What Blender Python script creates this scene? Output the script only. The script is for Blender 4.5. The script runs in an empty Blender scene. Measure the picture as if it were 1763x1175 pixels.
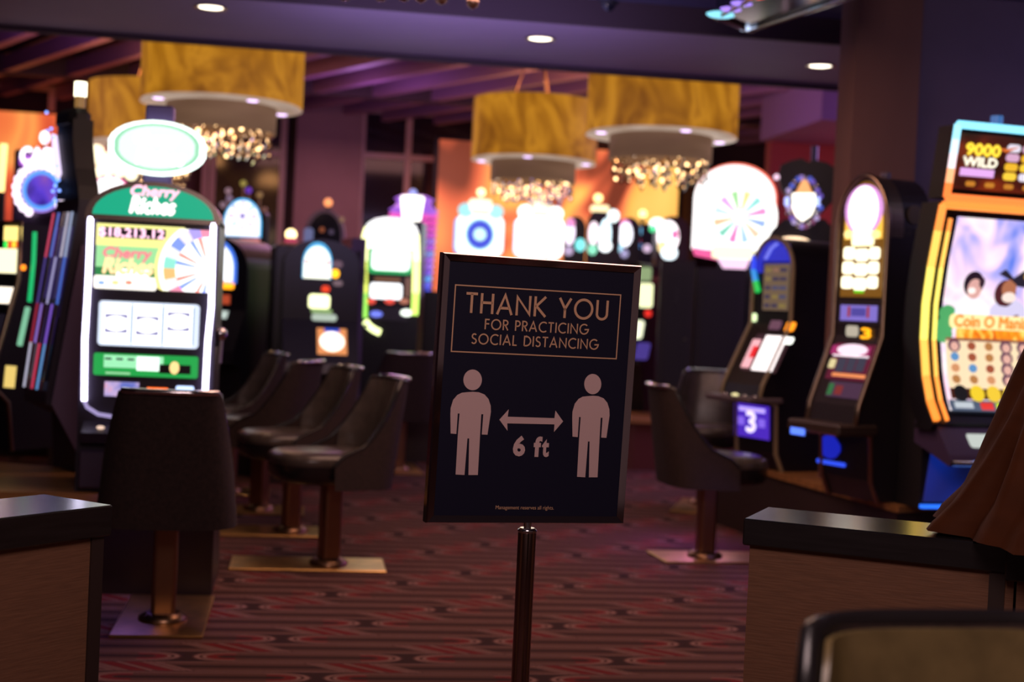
import bpy, math, random
from math import sin, cos, pi, radians as rad, sqrt
from mathutils import Vector, Matrix
random.seed(7)
sc = bpy.context.scene
COL = sc.collection
# ------------------------------------------------------------------ camera, world, exposure
F, CX, CY, EYE = 2450.0, 881.5, 587.5, 1.5
YAW, PITCH, ROLL = rad(8.5), rad(-1.2), rad(2.7)
fw = Vector((sin(YAW) * cos(PITCH), cos(YAW) * cos(PITCH), sin(PITCH)))
_r = Vector((cos(YAW), -sin(YAW), 0)); _u = _r.cross(fw)
RT = _r * cos(ROLL) + _u * sin(ROLL)
UP = _u * cos(ROLL) - _r * sin(ROLL)
CAM = Vector((0, 0, EYE))
cd = bpy.data.cameras.new('camera'); cam = bpy.data.objects.new('camera', cd); COL.objects.link(cam)
cam.matrix_world = Matrix(((RT.x, UP.x, -fw.x, CAM.x), (RT.y, UP.y, -fw.y, CAM.y), (RT.z, UP.z, -fw.z, CAM.z), (0, 0, 0, 1)))
cd.sensor_width = 36.0; cd.lens = F * 36.0 / 1763.0
cd.clip_start = 0.05; cd.clip_end = 100
cd.dof.use_dof = True; cd.dof.focus_distance = 3.86; cd.dof.aperture_fstop = 2.3
cd.dof.aperture_blades = 0
sc.camera = cam
w = bpy.data.worlds.new('world'); sc.world = w; w.use_nodes = True
w.node_tree.nodes['Background'].inputs[0].default_value = (0.066, 0.037, 0.036, 1)
w.node_tree.nodes['Background'].inputs[1].default_value = 1.0
vs = sc.view_settings
vs.view_transform = 'Standard'; vs.look = 'None'; vs.exposure = 0.0; vs.gamma = 1.0; vs.use_curve_mapping = False
sc.cycles.use_denoising = True
sc.cycles.sample_clamp_indirect = 2.0
sc.cycles.max_bounces = 6

def lamp(kind, name, loc, energy, col, size=0.3, aim=None, spot=None, parent=None):
    l = bpy.data.lights.new(name, kind); l.energy = energy; l.color = col
    if kind == 'AREA': l.size = size
    else: l.shadow_soft_size = size
    if kind == 'SPOT':
        l.spot_size = rad(spot or 90); l.spot_blend = 0.7
    o = bpy.data.objects.new(name, l); COL.objects.link(o); o.location = loc
    d = (Vector(aim) - Vector(loc)) if aim else Vector((0, 0, -1))
    o.rotation_euler = d.to_track_quat('-Z', 'Y').to_euler()
    return o
# unseen fill lamps added to the room (warm over the aisle, violet over the machine banks)
lamp('AREA', 'aisle_fill', (1.2, 7.2, 3.4), 62, (1.0, 0.56, 0.42), 2.2)
lamp('AREA', 'sign_fill', (0.3, 1.2, 3.2), 46, (1.0, 0.72, 0.70), 1.2, aim=(0.7, 3.9, 1.2))  # unseen fill added to brighten the front of the sign
lamp('AREA', 'violet_fill', (6.2, 12.6, 3.2), 80, (0.55, 0.34, 1.0), 1.6)
lamp('AREA', 'rear_fill', (0.6, 18.3, 3.9), 80, (1.0, 0.45, 0.42), 3.0)
lamp('AREA', 'soffit_fill', (1.0, 9.4, 2.75), 24, (0.50, 0.42, 1.0), 2.2, aim=(1.2, 10.6, 3.6))  # added fill, aimed up to brighten the soffit
for x, y in ((-3.2, 15.0), (0.6, 17.6), (3.9, 15.2), (6.5, 13.6)):
    lamp('POINT', 'ceiling_fill', (x, y, 3.7), 26, (0.62, 0.28, 0.95), 0.3)  # added fill that tints the slats and rear walls violet
lamp('POINT', 'wall_fill', (5.0, 7.6, 2.6), 9, (0.55, 0.42, 1.0), 0.3)  # added violet fill for the right wall
lamp('POINT', 'niche_light', (6.9, 15.8, 2.6), 22, (1.0, 0.22, 0.2), 0.3)
lamp('POINT', 'far_floor_fill', (1.9, 17.0, 1.9), 14, (0.62, 0.40, 1.0), 0.3)  # added fill for the violet wash on the far floor

# ------------------------------------------------------------------ geometry of the photograph -> room
def ray(px, py): return fw + RT * ((px - CX) / F) - UP * ((py - CY) / F)
def at(px, py, d): return CAM + ray(px, py) * d
def onz(px, py, z):
    v = ray(px, py); return CAM + v * ((z - EYE) / v.z)
def ony(px, py, y):
    v = ray(px, py); return CAM + v * (y / v.y)

# ------------------------------------------------------------------ materials
def lin(c):
    if isinstance(c, str):
        c = [int(c[i:i + 2], 16) / 255 for i in (0, 2, 4)]
        return tuple(x / 12.92 if x <= 0.04045 else ((x + 0.055) / 1.055) ** 2.4 for x in c)
    return tuple(c)
_M = {}
def mat(name, col, rough=0.5, metal=0.0, spec=0.5, noise=None, bump=0.0, coat=0.0, sheen=0.0):
    if name in _M: return _M[name]
    m = bpy.data.materials.new(name); m.use_nodes = True
    nt = m.node_tree; b = nt.nodes['Principled BSDF']; c = lin(col)
    b.inputs['Base Color'].default_value = (*c, 1); b.inputs['Roughness'].default_value = rough
    b.inputs['Metallic'].default_value = metal; b.inputs['Specular IOR Level'].default_value = spec
    b.inputs['Coat Weight'].default_value = coat
    b.inputs['Sheen Weight'].default_value = sheen
    if noise:
        tc = nt.nodes.new('ShaderNodeTexCoord'); mp = nt.nodes.new('ShaderNodeMapping')
        mp.inputs['Scale'].default_value = noise[0] if hasattr(noise[0], '__len__') else (noise[0],) * 3
        n = nt.nodes.new('ShaderNodeTexNoise'); n.inputs['Scale'].default_value = 1; n.inputs['Detail'].default_value = 4
        r = nt.nodes.new('ShaderNodeValToRGB')
        k = noise[1]
        r.color_ramp.elements[0].color = (*[x * (1 - k) for x in c], 1); r.color_ramp.elements[0].position = 0.3
        r.color_ramp.elements[1].color = (*[min(1, x * (1 + k)) for x in c], 1); r.color_ramp.elements[1].position = 0.7
        nt.links.new(tc.outputs['Object'], mp.inputs[0]); nt.links.new(mp.outputs[0], n.inputs['Vector'])
        nt.links.new(n.outputs['Fac'], r.inputs[0]); nt.links.new(r.outputs[0], b.inputs['Base Color'])
        if bump:
            bp = nt.nodes.new('ShaderNodeBump'); bp.inputs['Strength'].default_value = bump; bp.inputs['Distance'].default_value = 0.01
            nt.links.new(n.outputs['Fac'], bp.inputs['Height']); nt.links.new(bp.outputs[0], b.inputs['Normal'])
    _M[name] = m; return m
def glow(col, s=1.0):
    """something that gives off light: a screen patch, a neon tube, a lamp"""
    key = 'glow_%s_%s' % (col, s)
    if key in _M: return _M[key]
    m = bpy.data.materials.new(key); m.use_nodes = True
    b = m.node_tree.nodes['Principled BSDF']; c = lin(col)
    b.inputs['Base Color'].default_value = (0.02, 0.02, 0.02, 1); b.inputs['Roughness'].default_value = 0.25
    b.inputs['Emission Color'].default_value = (*c, 1); b.inputs['Emission Strength'].default_value = s
    _M[key] = m; return m
def glow_noise(name, cols, s, scale, detail=2, distort=0.0, rough=0.5, obj='Object'):
    if name in _M: return _M[name]
    m = bpy.data.materials.new(name); m.use_nodes = True
    nt = m.node_tree; b = nt.nodes['Principled BSDF']
    tc = nt.nodes.new('ShaderNodeTexCoord'); mp = nt.nodes.new('ShaderNodeMapping')
    mp.inputs['Scale'].default_value = scale if hasattr(scale, '__len__') else (scale,) * 3
    n = nt.nodes.new('ShaderNodeTexNoise'); n.inputs['Scale'].default_value = 1; n.inputs['Detail'].default_value = detail
    n.inputs['Distortion'].default_value = distort
    r = nt.nodes.new('ShaderNodeValToRGB')
    for i, (p, c) in enumerate(cols):
        e = r.color_ramp.elements[i] if i < 2 else r.color_ramp.elements.new(p)
        e.position = p; e.color = (*lin(c), 1)
    nt.links.new(tc.outputs[obj], mp.inputs[0]); nt.links.new(mp.outputs[0], n.inputs['Vector'])
    nt.links.new(n.outputs['Fac'], r.inputs[0]); nt.links.new(r.outputs[0], b.inputs['Emission Color'])
    b.inputs['Base Color'].default_value = (0.1, 0.06, 0.03, 1)
    b.inputs['Emission Strength'].default_value = s; b.inputs['Roughness'].default_value = rough
    _M[name] = m; return m

BLK = mat('black_lacquer', (0.010, 0.009, 0.013), 0.35, spec=0.4)
BLK2 = mat('black_matt', (0.012, 0.010, 0.013), 0.6)
SCRB = mat('dark_screen_glass', (0.018, 0.016, 0.036), 0.12)  # blue in the base colour imitates violet glare on the glass
PURP = mat('violet_side_panel', (0.15, 0.10, 0.18), 0.5)
CHR = mat('chrome', (0.62, 0.60, 0.62), 0.12, 1.0)
CHAMP = mat('champagne_trim', (0.34, 0.24, 0.17), 0.3, 1.0)
BRASS = mat('brass_plate', (0.72, 0.44, 0.16), 0.33, 1.0, noise=((9, 9, 9), 0.2))
BRONZE = mat('bronze_post', (0.30, 0.17, 0.10), 0.32, 1.0)
WOODL = mat('honey_wood', (0.36, 0.17, 0.055), 0.35, noise=((2, 22, 22), 0.4))
FABR = mat('brown_chair_fabric', (0.027, 0.013, 0.011), 0.85, noise=((60, 60, 60), 0.35), bump=0.2)
OLIVE = mat('olive_leather', (0.15, 0.105, 0.042), 0.26, noise=((14, 14, 14), 0.25), bump=0.05)
GREYL = mat('grey_brown_leather', (0.072, 0.056, 0.048), 0.28, noise=((16, 16, 16), 0.25), bump=0.05)
BLKL = mat('black_piping', (0.014, 0.011, 0.012), 0.25)
W3, W2 = glow('ffffff', 3.0), glow('ffffff', 1.6)

# ------------------------------------------------------------------ mesh builder
_TX = {}
def text_geo(s, bold=0.0):
    if (s, bold) in _TX: return _TX[s, bold]
    c = bpy.data.curves.new('t', 'FONT'); c.body = s; c.size = 1; c.resolution_u = 3; c.offset = bold
    o = bpy.data.objects.new('t', c); COL.objects.link(o)
    dg = bpy.context.evaluated_depsgraph_get()
    me = bpy.data.meshes.new_from_object(o.evaluated_get(dg))
    v = [(p.co.x, p.co.y) for p in me.vertices]; f = [tuple(p.vertices) for p in me.polygons]
    bpy.data.objects.remove(o); bpy.data.curves.remove(c); bpy.data.meshes.remove(me)
    x0 = min(a for a, b in v); x1 = max(a for a, b in v); z0 = min(b for a, b in v); z1 = max(b for a, b in v)
    v = [((a - x0) / (x1 - x0), (b - z0) / (z1 - z0)) for a, b in v]
    _TX[s, bold] = (v, f); return _TX[s, bold]
flat = lambda z: 0.0
class MB:
    def __init__(s, fy=flat): s.v = []; s.f = []; s.mi = []; s.sm = []; s.ms = []; s.fy = fy
    def m(s, mt):
        if mt not in s.ms: s.ms.append(mt)
        return s.ms.index(mt)
    def add(s, vs, fs, mt, smooth=False):
        b = len(s.v); i = s.m(mt); s.v += [tuple(p) for p in vs]
        for f in fs: s.f.append(tuple(b + k for k in f)); s.mi.append(i); s.sm.append(smooth)
        return s
    def box(s, x0, x1, y0, y1, z0, z1, mt, bev=0.0):
        if bev <= 0:
            vs = [(x, y, z) for z in (z0, z1) for y in (y0, y1) for x in (x0, x1)]
            return s.add(vs, [(0, 2, 3, 1), (4, 5, 7, 6), (0, 1, 5, 4), (2, 6, 7, 3), (0, 4, 6, 2), (1, 3, 7, 5)], mt)
        b = min(bev, (x1 - x0) * .49, (y1 - y0) * .49, (z1 - z0) * .49)
        P = lambda q: [(x0 + q, y0), (x0, y0 + q), (x0, y1 - q), (x0 + q, y1), (x1 - q, y1), (x1, y1 - q), (x1, y0 + q), (x1 - q, y0)]
        I = lambda k: [(min(max(x, x0 + k), x1 - k), min(max(y, y0 + k), y1 - k)) for x, y in P(b)]
        rings = [[(x, y, z0) for x, y in I(b)], [(x, y, z0 + b) for x, y in I(0)], [(x, y, z1 - b) for x, y in I(0)], [(x, y, z1) for x, y in I(b)]]
        return s.rings(rings, mt, True, True, False)
    def rings(s, R, mt, cap0=True, cap1=True, smooth=True, closed=True):
        n = len(R[0]); vs = [p for r in R for p in r]; fs = []
        for a in range(len(R) - 1):
            for k in range(n if closed else n - 1):
                fs.append((a * n + k, a * n + (k + 1) % n, (a + 1) * n + (k + 1) % n, (a + 1) * n + k))
        s.add(vs, fs, mt, smooth)
        if cap0: s.add(R[0], [tuple(range(n))[::-1]], mt)
        if cap1: s.add(R[-1], [tuple(range(n))], mt)
        return s
    def prism(s, poly, a0, a1, mt, axis='y'):
        n = len(poly)
        P = (lambda a, b, c: (a, c, b)) if axis == 'y' else (lambda a, b, c: (c, a, b)) if axis == 'x' else (lambda a, b, c: (a, b, c))
        vs = [P(a, b, a0) for a, b in poly] + [P(a, b, a1) for a, b in poly]
        fs = [tuple(range(n)), tuple(range(2 * n - 1, n - 1, -1))] + [(k, k + n, (k + 1) % n + n, (k + 1) % n) for k in range(n)]
        return s.add(vs, fs, mt)
    def tube(s, pts, r, mt, n=8, closed=False, cap=True):
        pts = [Vector(p) for p in pts]; R = []; N = len(pts)
        for i, p in enumerate(pts):
            a = pts[(i - 1) % N] if closed or i else p
            b = pts[(i + 1) % N] if closed or i < N - 1 else p
            d = (b - a).normalized() if (b - a).length > 1e-9 else Vector((0, 0, 1))
            up = Vector((0, 1, 0)) if abs(d.y) < 0.9 else Vector((1, 0, 0))
            x = d.cross(up).normalized(); y = x.cross(d)
            rr = r[i] if hasattr(r, '__len__') else r
            R.append([tuple(p + x * (rr * cos(2 * pi * k / n)) + y * (rr * sin(2 * pi * k / n))) for k in range(n)])
        if closed: R.append(R[0])
        return s.rings(R, mt, cap and not closed, cap and not closed)
    def lathe(s, prof, c, mt, n=24, smooth=True, cap=True):
        R = [[(c[0] + r * cos(2 * pi * k / n), c[1] + r * sin(2 * pi * k / n), c[2] + z) for k in range(n)] for r, z in prof]
        return s.rings(R, mt, cap, cap, smooth)
    def ball(s, c, r, mt, n=10, sc3=(1, 1, 1)):
        R = [[(c[0] + sc3[0] * r * sin(pi * i / n) * cos(2 * pi * k / n), c[1] + sc3[1] * r * sin(pi * i / n) * sin(2 * pi * k / n), c[2] - sc3[2] * r * cos(pi * i / n)) for k in range(n)] for i in range(n + 1)]
        R[0] = [(c[0] + 1e-4 * cos(2 * pi * k / n), c[1] + 1e-4 * sin(2 * pi * k / n), c[2] - sc3[2] * r) for k in range(n)]
        R[-1] = [(c[0] + 1e-4 * cos(2 * pi * k / n), c[1] + 1e-4 * sin(2 * pi * k / n), c[2] + sc3[2] * r) for k in range(n)]
        return s.rings(R, mt, False, False)
    # plates lie on a front face y = fy(z) - off, seen from -y
    def plate(s, poly, mt, off=0.004, th=None):
        n = len(poly); th = off if th is None else th
        a = [(x, s.fy(z) - off, z) for x, z in poly]; b = [(x, s.fy(z) - off + th, z) for x, z in poly]
        s.add(a, [tuple(range(n))], mt)
        if th > 0: s.add(a + b, [(k, (k + 1) % n, (k + 1) % n + n, k + n) for k in range(n)], mt)
        return s
    def rect(s, x0, x1, z0, z1, mt, off=0.004, n=1, r=0.0):
        if r > 0: return s.plate(rrect(x0, x1, z0, z1, r), mt, off)
        for k in range(n):
            s.plate([(x0, z0 + (z1 - z0) * k / n), (x1, z0 + (z1 - z0) * k / n), (x1, z0 + (z1 - z0) * (k + 1) / n), (x0, z0 + (z1 - z0) * (k + 1) / n)], mt, off, None if n == 1 else 0)
        return s
    def disc(s, cx, cz, rx, rz, mt, off=0.005, n=24, a0=0, a1=2 * pi):
        full = abs(a1 - a0 - 2 * pi) < 1e-6
        pts = [(cx + rx * cos(a0 + (a1 - a0) * k / n), cz + rz * sin(a0 + (a1 - a0) * k / n)) for k in range(n if full else n + 1)]
        if not full: pts.append((cx, cz))
        return s.plate(pts, mt, off)
    def ring(s, cx, cz, r0, r1, mt, off=0.006, n=32, a0=0, a1=2 * pi):
        for k in range(n):
            a, b = a0 + (a1 - a0) * k / n, a0 + (a1 - a0) * (k + 1) / n
            s.plate([(cx + r0 * cos(a), cz + r0 * sin(a)), (cx + r1 * cos(a), cz + r1 * sin(a)), (cx + r1 * cos(b), cz + r1 * sin(b)), (cx + r0 * cos(b), cz + r0 * sin(b))], mt, off, 0)
        return s
    def text(s, t, x0, x1, z0, z1, mt, off=0.007, shear=0.0, fat=0.0, bold=0.0):
        v, f = text_geo(t, bold); h = z1 - z0
        pv = [(x0 + (x1 - x0) * a + shear * h * b, s.fy(z0 + h * b) - off, z0 + h * b) for a, b in v]
        s.add(pv, f, mt)
        if fat:
            for dx, dz in ((fat, 0), (-fat, 0), (0, fat), (0, -fat)):
                s.add([(x + dx, y - .0001, z + dz) for x, y, z in pv], f, mt)
        return s
    def build(s, name, parent=None, loc=(0, 0, 0), rz=0.0, **kw):
        me = bpy.data.meshes.new(name); me.from_pydata(s.v, [], s.f)
        for mt in s.ms: me.materials.append(mt)
        me.polygons.foreach_set('material_index', s.mi); me.polygons.foreach_set('use_smooth', s.sm); me.update()
        o = bpy.data.objects.new(name, me); COL.objects.link(o); o.location = loc; o.rotation_euler = (0, 0, rz)
        if parent: o.parent = parent
        for k, v in kw.items(): o[k] = v
        return o
def rrect(x0, x1, z0, z1, r, n=5):
    r = min(r, (x1 - x0) * .499, (z1 - z0) * .499); P = []
    for cx, cz, a in ((x1 - r, z1 - r, 0), (x0 + r, z1 - r, pi / 2), (x0 + r, z0 + r, pi), (x1 - r, z0 + r, 1.5 * pi)):
        P += [(cx + r * cos(a + pi / 2 * k / n), cz + r * sin(a + pi / 2 * k / n)) for k in range(n + 1)]
    return P
def arch_poly(x0, x1, z0, z1, rise, n=18):
    """rectangle whose top is half an ellipse of height rise"""
    c, a = (x0 + x1) / 2, (x1 - x0) / 2
    return [(x0, z0), (x1, z0)] + [(c + a * cos(pi * k / n), z1 - rise + rise * sin(pi * k / n)) for k in range(n + 1)]
def thing(name, label, cat, loc=(0, 0, 0), rz=0.0, group=None):
    o = bpy.data.objects.new(name, None); COL.objects.link(o); o.empty_display_size = 0.1
    o.location = loc; o.rotation_euler = (0, 0, rz); o['label'] = label; o['category'] = cat
    if group: o['group'] = group
    return o
def tag(o, label, cat, group=None):
    o['label'] = label; o['category'] = cat
    if group: o['group'] = group
    return o
def struct(name, mb, **kw): return mb.build(name, kind='structure', **kw)
def dup(o, loc, rz, label):
    r = o.copy(); COL.objects.link(r); r.location = loc; r.rotation_euler = (0, 0, rz); r['label'] = label
    for ch in list(o.children):
        c = ch.copy(); COL.objects.link(c); c.parent = r
        for g in list(ch.children):
            d = g.copy(); COL.objects.link(d); d.parent = c
    return r
# ------------------------------------------------------------------ the setting
def carpet_mat():
    m = bpy.data.materials.new('patterned_carpet'); m.use_nodes = True; nt = m.node_tree; L = nt.links
    b = nt.nodes['Principled BSDF']; b.inputs['Roughness'].default_value = 0.92; b.inputs['Specular IOR Level'].default_value = 0.15
    def val(x): return x
    def op(o, a, c=None, d=None):
        n = nt.nodes.new('ShaderNodeMath'); n.operation = o
        for i, q in enumerate((a, c, d)):
            if q is None: continue
            if isinstance(q, (int, float)): n.inputs[i].default_value = q
            else: L.new(q, n.inputs[i])
        return n.outputs[0]
    tc = nt.nodes.new('ShaderNodeTexCoord'); sp = nt.nodes.new('ShaderNodeSeparateXYZ'); L.new(tc.outputs['Object'], sp.inputs[0])
    X, Yc = sp.outputs['X'], sp.outputs['Y']
    HR, LN = 0.165, 0.92                                    # row height, motif length
    r = op('DIVIDE', Yc, HR); row = op('FLOOR', r)
    v = op('MULTIPLY', op('SUBTRACT', op('SUBTRACT', r, row), 0.5), HR)          # -HR/2..HR/2
    par = op('MULTIPLY', op('FRACT', op('MULTIPLY', row, 0.5)), 2.0)              # 1 on rows with bars, 0 on rows with lozenges
    u0 = op('ADD', op('DIVIDE', X, LN), op('MULTIPLY', row, 0.29))
    cell = op('FLOOR', u0)
    u = op('MULTIPLY', op('SUBTRACT', op('SUBTRACT', u0, cell), 0.5), LN)        # -LN/2..LN/2
    qx = op('MULTIPLY', op('MAXIMUM', op('SUBTRACT', op('ABSOLUTE', u), LN / 2 - 0.17), 0.0), op('SUBTRACT', 0.52, op('MULTIPLY', par, 0.52)))
    dist = op('SQRT', op('ADD', op('MULTIPLY', qx, qx), op('MULTIPLY', v, v)))   # distance to the lozenge's spine
    def band(a, lo, hi): return op('MULTIPLY', op('GREATER_THAN', a, lo), op('LESS_THAN', a, hi))
    nearend = op('MULTIPLY', op('GREATER_THAN', op('ABSOLUTE', u), LN / 2 - 0.20), op('SUBTRACT', 1.0, par))
    ring1 = band(dist, 0.063, 0.073); ring2 = op('MULTIPLY', band(dist, 0.048, 0.056), nearend)
    dark = op('MAXIMUM', band(dist, 0.0, 0.022), band(dist, 0.078, 0.3))
    redr = op('MULTIPLY', band(dist, 0.024, 0.048), nearend)
    s = op('ADD', u, op('MULTIPLY', v, 1.1))                                     # slanting bars
    inb = op('MULTIPLY', op('MULTIPLY', band(s, -0.17, 0.17), par), band(v, -0.07, 0.07))
    ab = op('ABSOLUTE', s)
    bar_r = op('MULTIPLY', inb, band(ab, 0.022, 0.085))
    bar_c = op('MULTIPLY', inb, op('MAXIMUM', op('MAXIMUM', band(ab, 0.0, 0.009), band(ab, 0.096, 0.110)), op('MAXIMUM', band(ab, 0.122, 0.134), band(ab, 0.148, 0.162))))
    def mix(fac, a, c):
        n = nt.nodes.new('ShaderNodeMix'); n.data_type = 'RGBA'; L.new(fac, n.inputs[0])
        for i, q in ((6, a), (7, c)):
            if isinstance(q, tuple): n.inputs[i].default_value = (*q, 1)
            else: L.new(q, n.inputs[i])
        return n.outputs[2]
    base, dk, cream, red = (0.135, 0.052, 0.046), (0.062, 0.026, 0.024), (0.40, 0.21, 0.18), (0.24, 0.022, 0.022)
    brown = (0.165, 0.072, 0.055)
    c = mix(band(dist, 0.022, 0.050), base, brown)
    c = mix(dark, c, dk); c = mix(ring1, c, cream); c = mix(ring2, c, cream); c = mix(redr, c, red)
    c = mix(inb, c, base); c = mix(bar_r, c, red); c = mix(bar_c, c, cream)
    nz = nt.nodes.new('ShaderNodeTexNoise'); nz.inputs['Scale'].default_value = 160; nz.inputs['Detail'].default_value = 3
    L.new(tc.outputs['Object'], nz.inputs['Vector'])
    mm = nt.nodes.new('ShaderNodeMix'); mm.data_type = 'RGBA'; mm.blend_type = 'MULTIPLY'; mm.inputs[0].default_value = 0.6
    L.new(c, mm.inputs[6]); L.new(nz.outputs['Fac'], mm.inputs[7])
    L.new(mm.outputs[2], b.inputs['Base Color'])
    bp = nt.nodes.new('ShaderNodeBump'); bp.inputs['Strength'].default_value = 0.4; bp.inputs['Distance'].default_value = 0.006
    L.new(nz.outputs['Fac'], bp.inputs['Height']); L.new(bp.outputs[0], b.inputs['Normal'])
    return m
XL, XR, YB, YW = -7.0, 13.0, -1.0, 21.5
struct('floor', MB().box(XL, XR, YB, YW, -0.1, 0, carpet_mat()))
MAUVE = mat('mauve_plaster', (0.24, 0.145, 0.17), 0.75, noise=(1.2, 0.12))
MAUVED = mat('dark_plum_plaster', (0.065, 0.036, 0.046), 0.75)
SOFF = mat('soffit_plaster', (0.34, 0.24, 0.34), 0.7, noise=(0.8, 0.1))
DARKC = mat('dark_ceiling', (0.040, 0.024, 0.034), 0.6)
WALLB = mat('blue_violet_wall', (0.155, 0.12, 0.20), 0.8, noise=(3, 0.06))
COLM = mat('brown_column', (0.215, 0.105, 0.088), 0.75, noise=((2, 2, 0.6), 0.12))
GLASS = mat('night_window_glass', (0.018, 0.012, 0.022), 0.08)
MULL = mat('bronze_mullion', (0.42, 0.29, 0.29), 0.4)
REDW = mat('red_wall', (0.30, 0.06, 0.055), 0.7)
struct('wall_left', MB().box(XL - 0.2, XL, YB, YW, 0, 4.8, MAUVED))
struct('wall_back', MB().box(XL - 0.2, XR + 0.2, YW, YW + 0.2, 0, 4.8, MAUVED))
# rear ceiling with its slats, soffit beam, front ceiling
struct('ceiling', MB().box(XL, XR, 11.4, YW, 4.5, 4.7, DARKC).box(XL, XR, YB, 9.75, 3.68, 3.9, mat('slate_ceiling', (0.085, 0.075, 0.13), 0.35)))
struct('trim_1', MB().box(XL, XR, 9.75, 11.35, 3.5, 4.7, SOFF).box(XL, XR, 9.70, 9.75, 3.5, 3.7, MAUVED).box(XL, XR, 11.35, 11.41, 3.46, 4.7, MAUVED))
sl = MB(); SLM = mat('plum_slat', (0.30, 0.16, 0.26), 0.5)
d = Vector((1.2, -2.2, 0)).normalized(); nrm = Vector((d.y, -d.x, 0)); nrm = -nrm if nrm.x < 0 else nrm
k = -8.0
while k < 11:
    o = Vector((k, 16.6, 0)); a = o - d * 5.4; b = o + d * 5.4; e = nrm * 0.06
    sl.prism([tuple((a - e).xy), tuple((b - e).xy), tuple((b + e).xy), tuple((a + e).xy)], 4.24, 4.44, SLM, 'z'); k += 0.78
struct('trim_2', sl)
cr = MB()
for y in (13.4, 19.0): cr.box(XL, XR, y - .09, y + .09, 4.22, 4.46, MAUVED)
struct('trim_3', cr)
p0, p1 = ony(620, 176, 21.4), ony(620, 150, 21.4)
struct('trim_4', MB().box(XL, XR, 21.0, 21.5, p0.z - 0.05, 4.5, MAUVE))
# columns and dark windows in the back wall
def backx(px): return ony(px, 300, 21.2).x
for nme, a, b in (('trim_5', 508, 620), ('trim_6', 1180, 1195)):
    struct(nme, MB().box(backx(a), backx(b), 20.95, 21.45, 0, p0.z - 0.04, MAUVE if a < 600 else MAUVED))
def window(i, xa, xb, z0, z1, vx, hz):
    wn = struct('window_%d' % i, MB().box(xa, xb, 21.36, 21.44, z0, z1, GLASS))
    f = MB()
    for x in [xa, xb] + vx: f.box(x - .045, x + .045, 21.28, 21.36, z0, z1, MULL)
    for z in [z0, z1] + hz: f.box(xa, xb, 21.30, 21.355, z - .04, z + .04, MULL)
    f.build('window_frame', wn)
hz1 = ony(680, 270, 21.3).z
window(1, backx(622), backx(826), 0.6, p0.z - 0.12, [backx(702)], [hz1])
window(2, backx(352), backx(486), 0.6, p0.z - 0.12, [backx(365)], [ony(420, 262, 21.3).z])
window(3, backx(-60), backx(160), 0.6, p0.z + 0.2 - .32, [backx(82)], [])
# right wall block: brown column and violet wall beside it
ca, cb = at(1463, 300, 9.05), at(1594, 300, 8.95)
cy = ca.y
struct('wall_right', MB().box(cb.x - 0.05, XR, cy + 0.12, cy + 0.3, 0, 3.7, WALLB))
struct('trim_7', MB().box(ca.x, cb.x, cy, cy + 0.28, 0, 3.7, COLM))
# red-lit niche and violet bulkhead far right
rl = ony(1325, 300, 17.0)
struct('wall_niche', MB().box(rl.x, XR, 17.0, 17.2, 0, ony(1380, 222, 17).z, REDW))
struct('trim_8', MB().box(backx(1270) - 1.0, XR, 15.0, 17.1, ony(1350, 222, 15.9).z, ony(1350, 222, 15.9).z + 0.55, mat('violet_bulkhead', (0.26, 0.17, 0.34), 0.7)))

# glowing murals on the back wall
def mural_mat(name, seed):
    if seed: return glow_noise(name + '_red', [(0.30, '8a2a18'), (0.40, 'd04a30'), (0.52, 'e86a3a'), (0.64, 'ffa050'), (0.78, 'd8503c')], 1.1, (0.8, 0.5, 0.42), 0.6, 2.0)
    return glow_noise(name, [(0.30, '70301c'), (0.38, 'd8603c'), (0.46, 'f08a50'), (0.56, 'ffb050'), (0.66, 'ffc868'), (0.78, 'e87048')], 1.25, (0.75, 0.5, 0.42), 0.6, 2.2)
for i, (pa, pb, pt, lab) in enumerate(((749, 1172, 248, 'glowing orange mural panel behind the blue-white sign machines'), (-40, 236, 197, 'glowing orange mural panel at the far left behind the round lit topper'))):
    a, b = ony(pa, 330, 20.4), ony(pb, 330, 20.4); z1 = ony((pa + pb) / 2, pt + (5 if i == 0 else 0), 20.4).z
    t = thing('mural_panel', lab, 'mural', ((a.x + b.x) / 2, 20.45, 0), 0, 'backlit mural panels on the far wall')
    hw = (b.x - a.x) / 2
    MB().box(-hw, hw, -0.03, 0.03, 0.05, z1, mural_mat('orange_mural', i)).build('panel', t)
    fm = MB()
    for x in (-hw, hw): fm.box(x - .03, x + .03, -.05, .05, 0, z1 + .03, BLK2)
    fm.box(-hw, hw, -.05, .05, z1, z1 + .03, BLK2).build('frame', t)
# ------------------------------------------------------------------ ceiling fittings
DL = (glow('fff0d8', 4.0))
def downlight(px, py, lab, e=18):
    p = onz(px, py, 3.5)
    t = thing('downlight', lab, 'downlight', p, 0, 'recessed downlights in the soffit')
    MB().lathe([(0.085, 0.02), (0.085, -0.004), (0.11, -0.012), (0.11, 0.0), (0.09, 0.02)], (0, 0, 0), CHAMP, 24, cap=False).build('trim_ring', t)
    MB().lathe([(0.084, -0.004), (0.05, -0.008), (0.001, -0.009)], (0, 0, 0), DL, 24).build('lens', t)
    l = lamp('SPOT', 'downlight_beam', (0, 0, -0.03), e, (1, 0.62, 0.4), 0.08, aim=(0, 0, -1), spot=110)
    l.parent = t; l.rotation_euler = (0, 0, 0)
downlight(363, 12, 'lit recessed downlight at the left end of the soffit')
downlight(930, 66, 'lit recessed downlight in the middle of the soffit above the sign')
downlight(1412, 113, 'lit recessed downlight in the soffit beside the brown column')
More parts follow.
